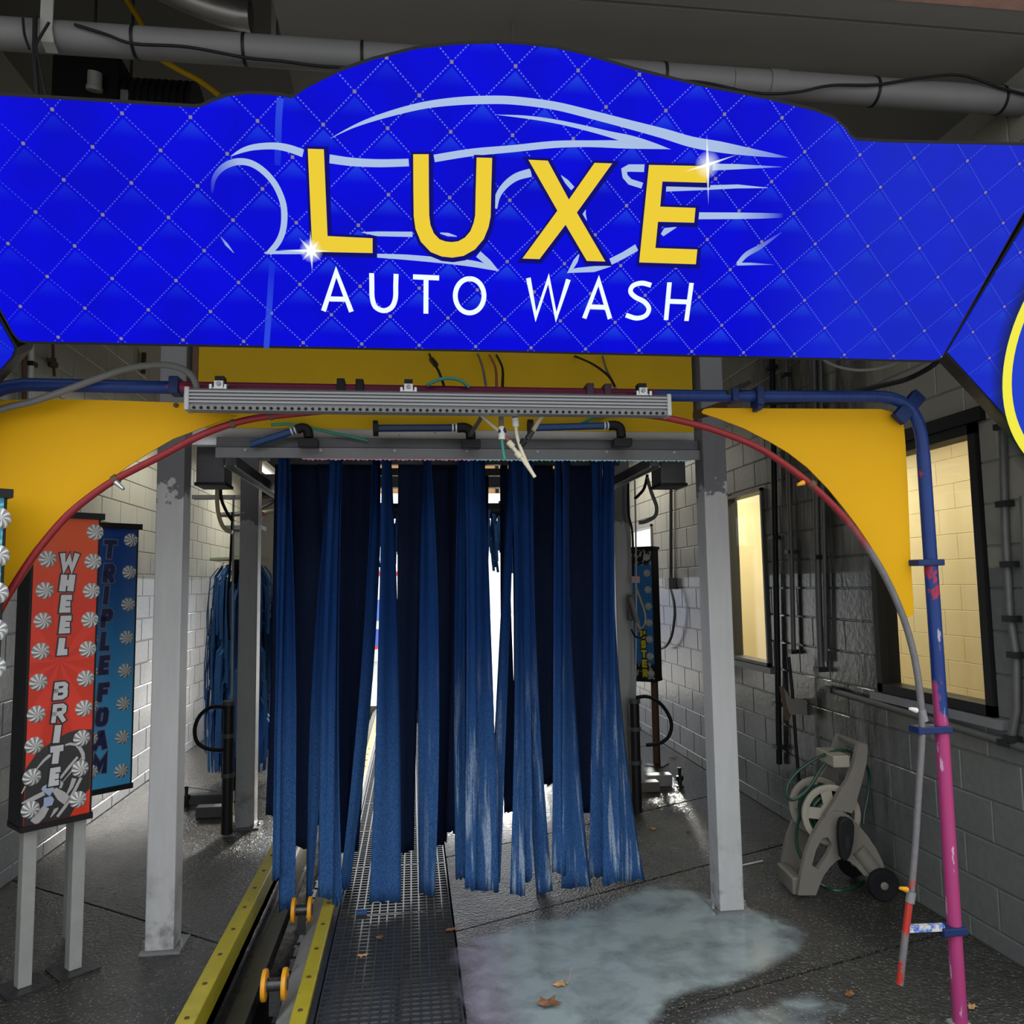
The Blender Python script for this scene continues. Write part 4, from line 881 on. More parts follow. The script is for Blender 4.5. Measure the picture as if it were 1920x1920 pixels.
def cabinet(t, x0, x1, z0, z1, face, depth=.13, rim=.012, posts=(), post_m='dullsteel', foot=True, end_m='black'):
    b = MB(); b.box2((x0-rim, .002, z0-rim), (x1+rim, depth, z1+rim)); b.build('cabinet', MT[end_m], t, bevel=.003)
    b = MB(); b.box2((x0-rim-.006, -.016, z1), (x1+rim+.012, depth+.006, z1+.030)); b.build('top_cap', MT['black'], t)
    b = MB(); b.box2((x0-rim, -.014, z0-.026), (x1+rim, depth+.006, z0)); b.build('bottom_trim', MT['black'], t)
    b = MB(); b.box2((x0, -.002, z0), (x1, .0015, z1)); f = b.build('face', face, t)
    for px_ in posts:
        b = MB(); b.box2((px_-.028, .035, .008), (px_+.028, .091, z0-.026)); p = b.build('post', MT[post_m], t, bevel=.003)
        if foot:
            b = MB(); b.box2((px_-.09, -.03, 0), (px_+.09, .15, .008)); b.build('foot_plate', MT['iron'], p)
    return f
def face_mat(name, build):
    t = NT(name); tc = t.n('TexCoord').outputs['Object']; x, y, z = t.xyz(tc); c = build(t, tc, x, z); t.set(Base_Color=c, Roughness=.32, Specular_IOR_Level=.2); return t.m
C42, S42 = math.cos(math.radians(42)), math.sin(math.radians(42))
# --- WHEEL BRITE
ft = AZ(137, 1818); ey = Vector((-S42, C42, 0)); O = ft-ey*.063
F1 = Frame(O, (C42, S42, 0), (0, 0, 1))
xr = F1.px(176, 1250)[0]; xl = F1.px(55, 1250)[0]; zt = F1.px(190, 975)[1]; zb = F1.px(163, 1524)[1]
wb = thing('menu_sign', 'red bulb sign on two posts reading WHEEL BRITE', 'sign', fr=F1, group='bulb-lit menu signs')
hub = F1.px(112, 1240)
def redface(t, tc, x, z):
    an = t.ma('ARCTAN2', t.ma('SUBTRACT', z, hub[1]), t.ma('SUBTRACT', x, hub[0])); ry = t.ss(t.ma('SINE', t.ma('MULTIPLY', an, 9)), .0, .5)
    n = t.noise(tc, 3, 2); c = t.mix(n, (.50,.022,.012), (.62,.045,.016)); c = t.mix(t.ss(z, zb+.9, zt), c, (.62,.085,.022))
    return t.mix(t.ma('MULTIPLY', ry, t.ma('MULTIPLY', t.ss(z, zb+1.2, zb+.7), .55)), c, (.72,.05,.03))
cabinet(wb, xl, xr, zb, zt, face_mat('red_sunburst_print', redface), posts=(xl+.045, -.0), depth=.16)
TYRE = mat('black_tyre_print', (.012,.011,.012), .3); CHR = mat('chrome_print', (.40,.38,.38), .3, .2); CHB = mat('blue_chrome_print', (.30,.36,.50), .3)
Z8 = lambda x, y: F1.px(30+x/8.727, 1340+y/8.727)
b = MB(); b.flat([(xl+.001, Z8(60,900)[1]), Z8(330,640), Z8(500,500), Z8(700,370), Z8(850,290), Z8(1000,245), (xr-.001, Z8(1150,250)[1]), (xr-.001, Z8(1130,1220)[1]), Z8(1010,1420), (Z8(880,1660)[0], zb+.001), (xl+.001, zb+.001)], -.0026); b.build('tyre_print', TYRE, wb)
def prt(pts, m=CHR, y=-.0032):
    b = MB(); b.ribbon([(*Z8(p[0], p[1]), p[2]/8.727*.0030) for p in pts], y); b.build('wheel_print', m, wb)
prt([(330,890,18),(450,750,34),(565,650,44)]); prt([(85,1290,14),(150,1170,22)]); prt([(720,1040,30),(870,850,40),(1005,690,34)]); prt([(760,1100,10),(900,930,16),(1065,705,12)]); prt([(790,500,20),(880,475,34),(980,490,30),(1050,560,46),(1090,640,48),(1100,740,40)])
prt([(90,1450,20),(300,1360,60),(460,1280,60)]); prt([(280,1770,110),(400,1640,120),(490,1510,90)]); prt([(620,1220,60),(740,1330,120),(850,1420,110)]); prt([(670,1670,36),(800,1500,44),(940,1270,44),(1060,1030,40)]); prt([(560,1680,10),(640,1560,50),(690,1520,10)]); prt([(950,1040,60),(900,1180,50),(830,1300,20)]); prt([(700,1060,10),(745,1130,40),(720,1200,30)])
prt([(420,1200,40),(540,1230,150),(600,1180,60)], CHB, -.0034); prt([(460,1500,30),(520,1420,150),(600,1360,60)], CHB, -.0036)
LW = mat('pale_letter_print', (.50,.49,.50), .4); LO = mat('black_letter_outline', (.008,.008,.009), .4)
for ch, x, y, w, h in (('W',128,1054,40,34),('H',125,1093,34,32),('E',122,1132,27,33),('E',121,1171,27,33),('L',117,1212,24,33),('B',112,1295,34,33),('R',109,1337,35,35),('I',106,1376,17,34),('T',104,1415,28,34),('E',101,1456,25,34)):
    put_letter(ch, F1, x, y, w, h, .019 if ch in 'BR' else .024 if ch in 'WE' else .028, .0065, LW, LO, wb, y=-.0042)
lb = [(89,1048),(84,1107),(80,1164),(76,1221),(72,1279),(68,1339),(64,1398),(60,1457),(57,1518)]; rb = [(178,998),(174,1053),(171,1108),(168,1162),(164,1217),(160,1272),(157,1328),(153,1384),(150,1441),(146,1499)]
bulbs(lb+rb, F1, wb, .0375)
# --- TRIPLE FOAM
q = A(253, 1230, 4.60); F2 = Frame((q.x, q.y, 0), (C42, S42, 0), (0, 0, 1))
tf = thing('menu_sign', 'blue bulb sign reading TRIPLE FOAM behind the red sign', 'sign', fr=F2, group='bulb-lit menu signs')
zt2 = F2.px(256, 993)[1]; zb2 = F2.px(243, 1468)[1]; xl2 = -.44
def blueface(t, tc, x, z): return t.mix(t.ss(z, zt2-.1, zb2+.2), (.010,.05,.22), (.06,.33,.60))
cabinet(tf, xl2, -.008, zb2, zt2, face_mat('blue_gradient_print', blueface), posts=(F2.px(146, 1600)[0],), depth=.13, foot=False)
NV_ = mat('navy_letter_print', (.008,.012,.07), .4); NO_ = mat('grey_letter_outline', (.14,.15,.18), .4)
for ch, x, y, w in (('T',205,1030,28),('R',203,1075,28),('I',198,1116,14),('P',199,1159,28),('L',196,1202,24),('E',194,1247,26),('F',192,1298,27),('O',190,1344,30),('A',187,1388,32),('M',186,1433,34)):
    put_letter(ch, F2, x, y, w, 36, .026, .0045, NV_, NO_, tf, y=-.0042)
bulbs([(245,1013),(242,1073),(240,1133),(237,1195),(234,1257),(231,1319),(229,1382),(227,1445)]+[(170,1013+62*k) for k in range(8)], F2, tf, .036)
# --- teal sign at the left edge
q = A(11, 1050, 2.92); F3 = Frame((q.x, q.y, 0), (C42, S42, 0), (0, 0, 1)); zt3 = F3.px(18, 934)[1]
ts = thing('menu_sign', 'teal swirled bulb sign cut off by the left edge of the picture', 'sign', fr=F3, group='bulb-lit menu signs')
def teal(t, tc, x, z):
    d = t.ma('SINE', t.ma('MULTIPLY', t.noise(tc, 4.5, 2), 70)); return t.mix(t.ss(d, .55, .9), t.mix(t.noise(tc, 2, 2), (.012,.13,.22), (.05,.30,.38)), (.16,.42,.48))
cabinet(ts, -.42, -.014, zt3-1.40, zt3, face_mat('teal_swirl_print', teal), posts=(-.36, -.10), depth=.13)
bulbs([(-2,972),(-5,1042),(-7,1112),(-9,1182),(-12,1252)], F3, ts, .036)
# --- far sign by the right wall
C30 = math.cos(math.radians(38)); S30 = math.sin(math.radians(38))
ft = AZ(1236, 1437); F4 = Frame(ft, (C30, -S30, 0), (0, 0, 1))
q = F4.px(1224, 1150); zt4 = F4.px(1221, 1030)[1]; zb4 = F4.px(1228, 1274)[1]; xr4 = q[0]
fs_ = thing('menu_sign', 'blue bulb sign with yellow letters in front of the right block wall', 'sign', fr=F4, group='bulb-lit menu signs')
def bl2(t, tc, x, z): return t.mix(t.ss(t.ma('ABSOLUTE', t.ma('SUBTRACT', z, (zt4+zb4)/2)), .46, .50), (.03,.16,.42), t.mix(t.ss(t.noise(tc, 22, 2), .52, .58), (.012,.012,.014), (.35,.36,.38)))
cabinet(fs_, xr4-.40, xr4, zb4, zt4, face_mat('blue_and_black_print', bl2), posts=(xr4-.03, xr4-.36), depth=.17, post_m='rust')
YL_ = mat('yellow_letter_print', (.55,.50,.03), .4)
for ch, x, y in (('U',1206,1190),('S',1207,1208),('T',1208,1226),('E',1209,1244),('R',1210,1262)): put_letter(ch, F4, x, y, 12, 15, .022, .008, YL_, LO, fs_, slant=0, y=-.0042)
bulbs([(1212,1045),(1213,1075),(1215,1106),(1216,1137),(1217,1168),(1218,1199),(1219,1231),(1221,1263)], F4, fs_, .036)

# ------------------------------------------------------------------ conveyor
cv = thing('conveyor_track', 'sunken conveyor track between two yellow edge rails', 'conveyor', (-.68, YE, -.42))
YC0, YC1 = 2.4, 13.5
for x0, x1, z in ((-.944, -.865, .035), (-.492, -.427, .03)):
    b = MB(); b.box2((x0, YC0, -.07), (x1, YC1, z)); r_ = b.build('edge_rail', mat('yellow_rail_paint', (.36,.30,.015), .32, 0, .25, 14, .1, col2=(.10,.09,.08), amt=.30, edge=.1), cv, bevel=.004)
    for k in range(22):
        b = MB(); y = 2.95+k*.28; b.lathe(((x0+x1)/2, y, z), (0,0,1), [(.011,-.002),(.011,.003),(.005,.004)], 8); b.build('bolt', MT['rust'], r_)
b = MB(); b.add([(x, y, z) for y in (YC0, YC1) for x, z in ((-.585,-.10),(-.495,-.015),(-.495,-.03),(-.585,-.12))], [(0,1,5,4),(1,2,6,5),(2,3,7,6),(3,0,4,7),(0,3,2,1),(4,5,6,7)]); b.build('guide_plate', MT['ironlight'], cv)
b = MB(); b.add([(x, y, z) for y in (YC0, YC1) for x, z in ((-.80,-.10),(-.70,-.06),(-.695,-.12),(-.80,-.14))], [(0,1,5,4),(1,2,6,5),(2,3,7,6),(3,0,4,7),(0,3,2,1),(4,5,6,7)]); b.build('guide_plate', MT['iron'], cv)
b = MB(); b.box2((-.862, YC0, -.20), (-.80, YC1, -.16)); b.build('trough_angle', MT['iron'], cv)
for k in range(60):
    y = 2.6+k*.16
    if k == 0:
        b = MB(); b.box2((-.625, -.06, -.20), (-.590, .06, -.165)); b.box2((-.635, .055, -.195), (-.58, .085, -.17)); o = b.build('chain_link', MT['iron'], cv); lm = o.data; lm.transform(Matrix.Translation(ORG[cv.name])); o.location = Vector((0, y, 0))-ORG[cv.name]
    else: o = bpy.data.objects.new('chain_link', lm); COL.objects.link(o); o.parent = cv; o.location = Vector((0, y, 0))-ORG[cv.name]
for (xa, ya, Y, lab) in ((515,1846,3.70,'orange conveyor roller at the front between the rails'),(566,1706,4.52,'orange conveyor roller under the left curtain strips')):
    q = A(xa, ya, Y); t = thing('conveyor_roller', lab, 'roller', (q.x, Y, q.z-.06), group='orange rollers on the conveyor chain')
    for sx in (-.042, .042):
        b = MB(); b.lathe((q.x+sx, Y, q.z), (1,0,0), [(.03,-.011),(.062,-.009),(.064,-.004),(.064,.004),(.062,.009),(.03,.011)], 24); b.build('wheel', MT['orange'], t, True)
    b = MB(); b.lathe((q.x, Y, q.z), (1,0,0), [(.028,-.055),(.028,.055)], 14); b.build('hub', MT['iron'], t, True)
    b = MB(); b.box2((q.x-.02, Y-.02, q.z-.12), (q.x+.02, Y+.02, q.z)); b.build('chain_arm', MT['iron'], t)
# grating panels
GX0, GX1 = -.395, .205
gm = MB(); nx, ny, gl = 15, 19, .742
for i in range(nx):
    x = (GX1-GX0-.008)*i/(nx-1); gm.box2((x, 0, -.025), (x+.008, gl, 0))
for j in range(ny):
    y = (gl-.010)*j/(ny-1); gm.box2((.008, y, -.025), (GX1-GX0-.008, y+.010, -.0008))
gme = None
for k in range(11):
    y0 = 2.26+k*.752; lab = '%s black floor grating panel counted from the entrance' % ORD[k]
    if gme is None: g = gm.build('floor_grating', MT['grate']); gme = g.data; gme.transform(Matrix.Translation(g.location)); 
    else: g = bpy.data.objects.new('floor_grating', gme); COL.objects.link(g)
    g.location = (GX0, y0, -.002); tag(g, lab, 'grating', 'grating panels beside the conveyor')
b = MB(); b.box2((GX0-.03, YC0, -.05), (GX0-.006, YC1, .006)); tag(b.build('grating_edge', MT['iron']), 'dark steel angle along the left edge of the gratings', 'angle')
b = MB(); b.box2((-.39, YC0, -.40), (-.37, YC1, -.027)); b.box2((.186, YC0, -.40), (.204, YC1, -.027)); b.box2((-.08, YC0, -.40), (-.06, YC1, -.027)); tag(b.build('grating_bearers', MT['pit']), 'black bearers under the floor gratings', 'bearers', None, 'structure')

# ------------------------------------------------------------------ foam puddle, leaves, litter
def flat_patch(px, lab, name, m, z, ring_k=.72, cat='puddle', mx=1.):
    P = [AZ(x, y, 0) for x, y in px]; P = spline(P, 4, True); c = sum(P, Vector())/len(P); n = len(P); vs = []; fd = []; fs = []
    for k, (s, f) in enumerate(((1.10, 0.), (.96, .45*mx), (ring_k, mx), (.35, mx))):
        for p in P: q = c+(p-c)*s; vs.append((q.x, q.y, z)); fd.append(f)
    for k in range(3): fs += [(k*n+i, k*n+(i+1) % n, (k+1)*n+(i+1) % n, (k+1)*n+i) for i in range(n)]
    fs.append(tuple(range(3*n, 4*n))); b = MB(); b.add(vs, fs, fd); o = b.build(name, m, None, False, True); tag(o, lab, cat, kind='stuff'); return o
flat_patch([(856,1770),(930,1742),(1020,1722),(1110,1704),(1180,1672),(1260,1655),(1340,1675),(1440,1712),(1510,1750),(1480,1800),(1380,1845),(1270,1885),(1220,1940),(1080,2000),(880,1990),(864,1880)], 'pale blue foamy puddle on the floor right of the gratings', 'foam_puddle', MT['puddle'], .004)
flat_patch([(1180,1955),(1290,1905),(1420,1880),(1560,1850),(1640,1880),(1600,1960),(1400,2010)], 'pale dried foam patch on the floor at the lower right', 'foam_puddle', MT['puddle'], .004, .5, mx=.48)
def leaf(x, y, s, m, lab, rz, z=.003, stem_=False):
    q = AZ(x, y, z); rnd = random.Random(int(x*7+y)); n = 18; b = MB(); vs = [Vector((0, 0, .35*s))]
    for k in range(n):
        a = 2*math.pi*k/n; r = s*(1.0 if k % 3 == 0 else .62)*rnd.uniform(.8, 1.15); vs.append(Vector((r*math.cos(a)*1.2, r*math.sin(a)*.8, .1*s+.35*s*rnd.random())))
    m4 = Matrix.Rotation(rz, 4, 'Z'); vs = [m4 @ v+q for v in vs]; b.add(vs, [(0, 1+k, 1+(k+1) % n) for k in range(n)])
    o = b.build('fallen_leaf', MT[m]); o.modifiers.new('thick', 'SOLIDIFY').thickness = .002; tag(o, lab, 'leaf', 'fallen leaves')
    if stem_: b = MB(); b.tube([q+Vector((s, 0, .2*s)), q+Vector((s*1.6, s*.8, .6*s)), q+Vector((s*2.2, s*2.4, 1.1*s))], .0022, 6); b.build('stem', MT['leafpale'], o)
leaf(848,1745,.030,'leaf','brown leaf at the right edge of the gratings',.3); leaf(712,1759,.026,'leaf','curled brown leaf on the gratings, farther one',1.1,.004); leaf(680,1793,.024,'leafpale','small tan leaf on the gratings, nearer one',.2,.004)
leaf(1050,1848,.030,'leafpale','tan leaf with an upright stem floating on the puddle',.1,.006,True); leaf(1030,1886,.055,'leaf','dark wet brown leaf clump at the front of the puddle',.0,.006); leaf(1262,1420,.05,'leafpale','tan leaf lying at the foot of the right wall',.2); leaf(1592,1866,.03,'leaf','reddish leaf on the bare floor at the lower right',.6); leaf(1822,1890,.026,'leafpale','orange leaf behind the foot of the pink arch leg',.5); leaf(1290,1560,.03,'leaf','brown leaf fragment on the floor right of the curtain',1.); leaf(1225,1555,.03,'leafpale','pale leaf fragment on the floor beside the curtain',2.)
q0, q1 = AZ(1393, 1622, .006), AZ(1430, 1614, .006); b = MB(); b.tube([q0, q1], .005, 8); tag(b.build('drinking_straw', MT['white'], None, True), 'white straw on the floor right of the right front post', 'straw')
q = AZ(678, 1712, .004); b = MB(); b.box((q.x, q.y, .010), (.06, .035, .015)); tag(b.build('cloth_scrap', MT['cloth'], bevel=.006), 'scrap of blue felt on the gratings in front of the curtain', 'scrap')
q = AZ(1240, 1440, 0); 
# ------------------------------------------------------------------ hose reel
ft = AZ(1512, 1688); HF = Frame(ft, (.995, -.10, 0), (0, 0, 1))
Z3 = lambda x, y, off=0.: HF.px(1440+x/5.333, 1360+y/5.333, off)
hr = thing('hose_reel', 'taupe plastic hose reel cart with green hose against the right wall', 'hose reel', fr=HF)
panel = [(300,1700),(330,1500),(380,1280),(440,1120),(520,980),(590,890),(660,855),(740,860),(810,900),(900,990),(1000,1110),(1080,1230),(1150,1370),(1170,1460),(1060,1530),(960,1500),(880,1410),(810,1360),(740,1335),(690,1350),(620,1420),(560,1500),(520,1590),(480,1700)]
slot = [(440,1400),(500,1440),(600,1290),(640,1190),(600,1120),(540,1130),(480,1250)]
key = panel[:2]+[(380,1279)]+[(440,1400)]+slot[1:]+[(440,1400)]+[(381,1281)]+panel[3:]
b = MB(); b.prism([Z3(*p) for p in key], 0, .035); b.build('side_panel', MT['taupe'], hr)
b = MB(); b.prism([Z3(*p) for p in panel], .285, .315); b.build('side_panel', MT['taupe'], hr)
arm = [(570,900),(640,800),(720,660),(790,560),(840,430),(880,290),(905,200),(940,180),(990,190),(995,260),(980,400),(930,600),(880,780),(840,880),(760,860),(660,850)]
for y0 in (.006, .285):
    b = MB(); b.prism([Z3(*p) for p in arm], y0-.008 if y0 < .1 else y0, y0+.03); b.build('handle_arm', MT['taupe'], hr)
h_ = Z3(950, 205); b = MB(); b.bar((h_[0], .03, h_[1]), (h_[0], .29, h_[1]), .032, .026); b.build('handle_bar', MT['taupe'], hr, bevel=.006)
k_ = Z3(860, 400); b = MB(); b.box2((k_[0]-.10, .036, k_[1]-.02), (k_[0]-.005, .284, k_[1]+.045)); b.build('hose_guide', MT['bone'], hr, bevel=.006)
f_ = Z3(380, 1640); b = MB(); b.box2((f_[0]-.06, .036, f_[1]-.045), (f_[0]+.0, .284, f_[1]+.05)); b.build('foot_bar', MT['taupe'], hr, bevel=.01)
cx, cz = Z3(640, 900, .05)
def flange(y0):
    R_ = .166; b = MB(); n = 40
    prof = [(R_-.012, y0-.012), (R_, y0-.008), (R_, y0+.010), (R_-.012, y0+.012), (R_-.034, y0+.008), (R_-.034, y0-.006)]
    vs = []; m = len(prof)
    for i in range(n):
        a = 2*math.pi*i/n; vs += [(cx+r*math.cos(a), y, cz+r*math.sin(a)) for r, y in prof]
    b.add(vs, [(i*m+j, i*m+(j+1) % m, ((i+1) % n)*m+(j+1) % m, ((i+1) % n)*m+j) for i in range(n) for j in range(m)])
    fl = b.build('drum_flange', MT['bone'], hr, True)
    for k in range(5):
        a = 2*math.pi*k/5+.5; b = MB(); b.bar((cx+.05*math.cos(a), y0, cz+.05*math.sin(a)), (cx+.136*math.cos(a), y0, cz+.136*math.sin(a)), .010, .062, (math.cos(a+1.57), 0, math.sin(a+1.57))); b.build('spoke', MT['bone'], fl)
    b = MB(); b.lathe((cx, y0-.006, cz), (0,1,0), [(.07,0),(.07,.012)], 24); b.build('hub', MT['bone'], fl, True)
flange(.062); flange(.255)
b = MB(); b.lathe((cx, .06, cz), (0,1,0), [(.06,0),(.06,.20)], 20); b.build('drum', MT['taupe'], hr, True)
pts = [(cx+.095*math.cos(t_*.42), .085+.15*((t_/110) if t_ < 110 else 1), cz+.095*math.sin(t_*.42)) for t_ in range(111)]; b = MB(); b.tube(pts, .0105, 8); b.build('hose_coil', MT['greenhose'], hr, True)
pts = [(cx+.118*math.cos(t_*.42+.6), .235-.15*t_/90, cz+.118*math.sin(t_*.42+.6)) for t_ in range(91)]; b = MB(); b.tube(pts, .0105, 8); b.build('hose_coil', MT['greenhose'], hr, True)
def loose(px, offs):
    P = [];
    for (x, y), o in zip(px, offs): u, v = Z3(x, y, o); P.append((u, o, v))
    b = MB(); b.tube(P, .0095, 8, 5); b.build('loose_hose', MT['greenhose'], hr, True)
loose([(880,290),(780,248),(650,265),(480,335),(320,440),(215,560),(185,680),(230,745),(330,705),(430,600),(520,450),(640,310)], [.16,.16,.15,.13,.12,.11,.10,.10,.10,.12,.14,.16])
loose([(985,400),(1015,520),(1000,700),(965,880),(955,990)], [.2,.22,.22,.2,.18]); loose([(335,1330),(290,1200),(285,1050),(320,880)], [.16,.17,.18,.18])
g = [];
for x, y in ((510,1585),(600,1632),(720,1652),(860,1622),(960,1560)): p = AZ(1440+x/5.333, 1360+y/5.333, .012); l_ = HF.m.inverted() @ p; g.append(tuple(l_))
b = MB(); b.tube(g, .0095, 8, 5); b.build('loose_hose', MT['greenhose'], hr, True)
# crank
ck = [(660,930),(690,895),(740,888),(790,910),(808,970),(800,1120),(775,1240),(735,1310),(700,1315),(670,1270),(650,1100),(650,990)]
b = MB(); b.prism([Z3(*p) for p in ck], -.075, -.035); b.build('crank_handle', MT['black'], hr, bevel=.008)
b = MB(); b.prism([Z3(*p) for p in ((700,1080),(730,1050),(755,1075),(750,1180),(715,1200))], -.080, -.0752); b.build('crank_inset', MT['blackmetal'], hr)
u, v = Z3(735, 950); b = MB(); b.lathe((u, -.034, v), (0,1,0), [(.022,0),(.022,.05)], 14); b.build('crank_axle', MT['black'], hr, True)
# wheel
u, v = Z3(1110, 1545); v = .087
for y0 in (-.045, .32):
    b = MB(); b.lathe((u, y0, v), (0,1,0), [(.03,-.012),(.062,-.018),(.078,-.018),(.086,-.008),(.086,.014),(.078,.022),(.03,.022)], 28); w_ = b.build('wheel', MT['black'], hr, True)
    b = MB(); b.lathe((u, y0-.013, v), (0,-1,0), [(.021,0),(.021,.006),(.016,.009)], 16); b.build('hub_cap', MT['taupe'], w_, True)
b = MB(); b.tube([(u, -.03, v), (u, .33, v)], .011, 10); b.build('axle', MT['blackmetal'], hr, True)
# rounded sleeve behind the wheel
e0 = Z3(900, 1240); e1 = Z3(1060, 1440); b = MB(); b.tube([(e0[0], .017, e0[1]), (e1[0], .017, e1[1])], .045, 14); b.build('wheel_sleeve', MT['taupe'], hr, True)
# ------------------------------------------------------------------ broom by the wall
Y = 5.35; t = thing('push_broom', 'beige broom with a black handle standing by the right wall', 'broom', A(1497, 1470, Y))
b = MB(); b.tube(L([(1479,1232),(1486,1300),(1492,1390),(1499,1475)], Y), .012, 8); b.build('handle', MT['black'], t, True)
b = MB(); P = [A(x, y, Y-.03) for x, y in ((1470,1290),(1482,1310),(1526,1314),(1530,1326),(1522,1341),(1482,1340),(1476,1325))]; b.add(P+[p+Vector((.0, .07, 0)) for p in P], [tuple(range(7)), tuple(range(13, 6, -1))]+[(i, (i+1) % 7, 7+(i+1) % 7, 7+i) for i in range(7)]); b.build('head', MT['taupe'], t)
b = MB(); P = [A(x, y, Y-.02) for x, y in ((1468,1288),(1480,1300),(1484,1340),(1478,1352))]; b.add(P+[p+Vector((0, .05, 0)) for p in P], [(0,1,2,3),(7,6,5,4)]+[(i, (i+1) % 4, 4+(i+1) % 4, 4+i) for i in range(4)]); b.build('bristles', MT['rust'], t)
# ------------------------------------------------------------------ pipes and boxes on the walls
def wall_pipe(px, X, r, m, lab, clips=(), name='wall_pipe'):
    P = [AX(x, y, X) for x, y in px]; b = MB(); b.tube(P, r, 10); o = tag(b.build(name, MT[m], None, True), lab, 'pipe', 'pipes on the walls')
    for x, y in clips:
        c = AX(x, y, X); b = MB(); b.box2((c.x-r*1.6, c.y-r*1.7, c.z-.014), (c.x+r*1.2, c.y+r*1.7, c.z+.014)); b.build('pipe_clip', MT['blackmetal'], o)
    return o
XP = XR-.03
wall_pipe([(1447,640),(1448,700),(1453,1000),(1458,1250),(1461,1432)], XP, .022, 'black', 'black vertical drain pipe beside the far window', [(1448,690),(1453,1008),(1459,1320),(1461,1400)])
wall_pipe([(1472,650),(1475,700),(1479,900),(1484,1050),(1488,1222)], XP, .017, 'conduit', 'grey vertical pipe right of the black drain pipe', [(1474,704),(1481,1035),(1487,1222)])
wall_pipe([(1526,660),(1529,800),(1532,1000),(1536,1150),(1540,1250)], XP, .022, 'conduit', 'wide dark grey vertical pipe at the middle of the stained wall', [(1533,1045),(1539,1255)])
wall_pipe([(1538,660),(1541,800),(1545,1000),(1549,1240)], XP, .013, 'conduit', 'thin grey vertical pipe beside the wide one')
wall_pipe([(1545,1290),(1640,1318),(1740,1348),(1905,1398),(1960,1414)], XP, .020, 'conduit', 'level grey pipe under the near window', [(1560,1294),(1890,1393)])
wall_pipe([(1880,795),(1882,900),(1885,1000),(1893,1150),(1906,1230),(1907,1330),(1897,1385)], XP, .018, 'conduit', 'bent grey vertical pipe right of the near window', [(1881,800),(1885,945),(1894,1058),(1898,1160),(1907,1228),(1900,1385)])
wall_pipe([(1919,930),(1925,1100),(1930,1390)], XP, .016, 'conduit', 'grey pipe at the right edge of the picture')
wall_pipe([(1258,880),(1258,1000),(1258,1085)], XP, .018, 'conduit', 'thin grey conduit above the junction box')
jb = AX(1260, 1092, XP); b = MB(); b.box2((jb.x-.05, jb.y-.05, jb.z-.07), (jb.x+.03, jb.y+.10, jb.z+.05)); tag(b.build('junction_box', MT['midgrey'], bevel=.005), 'grey junction box on the right wall near the far sign', 'box')
b = MB(); b.tube([AX(x, y, XP-.04) for x, y in ((1258,1106),(1264,1130),(1265,1155),(1260,1190),(1250,1210),(1240,1216))], .014, 8, 5); tag(b.build('hose', MT['greyhose'], None, True), 'grey flexible conduit curving down from the junction box', 'hose')
XQ = XL+.03
wall_pipe([(58,610),(58,680),(55,760)], XQ, .020, 'white', 'white pipe on the left wall above the blue pipe', [(59,683)])
wall_pipe([(47,610),(46,690),(46,760)], XQ, .014, 'rust', 'rusty pipe beside the white pipe on the left wall')
wall_pipe([(99,630),(100,678),(102,706)], XQ, .010, 'rust', 'thin pipe with a valve on the left wall'); 
p = AX(100, 680, XQ); b = MB(); b.lathe((p.x, p.y, p.z-.03), (0,0,1), [(.03,0),(.03,.03),(.018,.035),(.018,.06)], 10); b.bar((p.x, p.y-.09, p.z), (p.x, p.y+.02, p.z), .018, .018); tag(b.build('valve', MT['rust'], None, True), 'rusty valve on the thin pipe of the left wall', 'valve')
wall_pipe([(270,662),(268,700)], XQ, .022, 'rust', 'short rusty stub pipe on the left wall behind the grey hose')
# ------------------------------------------------------------------ pipe and gear under the ceiling
YP = 3.05
p0, p1 = A(0, 63, YP), A(1500, 163, YP); zc = (p0.z+p1.z)/2; rp = .059
cp = thing('ceiling_pipe', 'long grey pipe running across under the ceiling above the sign', 'pipe', (0, YP, zc-rp))
b = MB(); b.tube([(-2.38, YP, zc), (1.35, YP, zc)], rp, 24); b.build('pipe_run', MT['pvcgrey'], cp, True); b = MB(); b.tube([(1.352, YP, zc), (2.71, YP, zc)], rp, 24); b.build('pipe_run', MT['pvcgrey'], cp, True)
for x, y in ((1450,160),): q = A(x, y, YP); b = MB(); b.tube([(q.x-.03, YP, zc), (q.x+.05, YP, zc)], rp*1.07, 24); b.build('coupling', MT['pvcgrey'], cp, True)
for x in (255, 460, 680, 1243, 1452, 1636, 1872): q = A(x, 60+x*.067, YP); b = MB(); b.tube([(q.x-.006, YP, zc), (q.x+.006, YP, zc)], rp+.003, 24); b.build('cable_tie', MT['black'], cp, True)
def wire(px, lab, Y, r=.006, m='rubber'):
    b = MB(); b.tube(L(px, Y), r, 8, 5); tag(b.build('cable', MT[m], None, True), lab, 'cable')
wire([(140,46),(200,65),(250,82),(350,88),(460,108),(530,115),(600,124),(680,128)], 'black cable tied along the left half of the ceiling pipe', YP-.072)
wire([(1240,150),(1320,155),(1400,172),(1450,176),(1500,172),(1560,160),(1640,159),(1720,147),(1800,141),(1870,163),(1925,178)], 'black cable tied along the right half of the ceiling pipe', YP-.072)
wire([(66,30),(65,90),(67,140),(70,182)], 'thick black cable hanging in front of the ceiling pipe at the left', YP-.085, .009); wire([(43,34),(46,65),(55,92)], 'thin black cable left of the thick hanging cable', YP-.08, .005); wire([(92,42),(78,65),(68,85),(74,120),(86,180)], 'thin black cable winding round the thick hanging cable', YP-.10, .005)
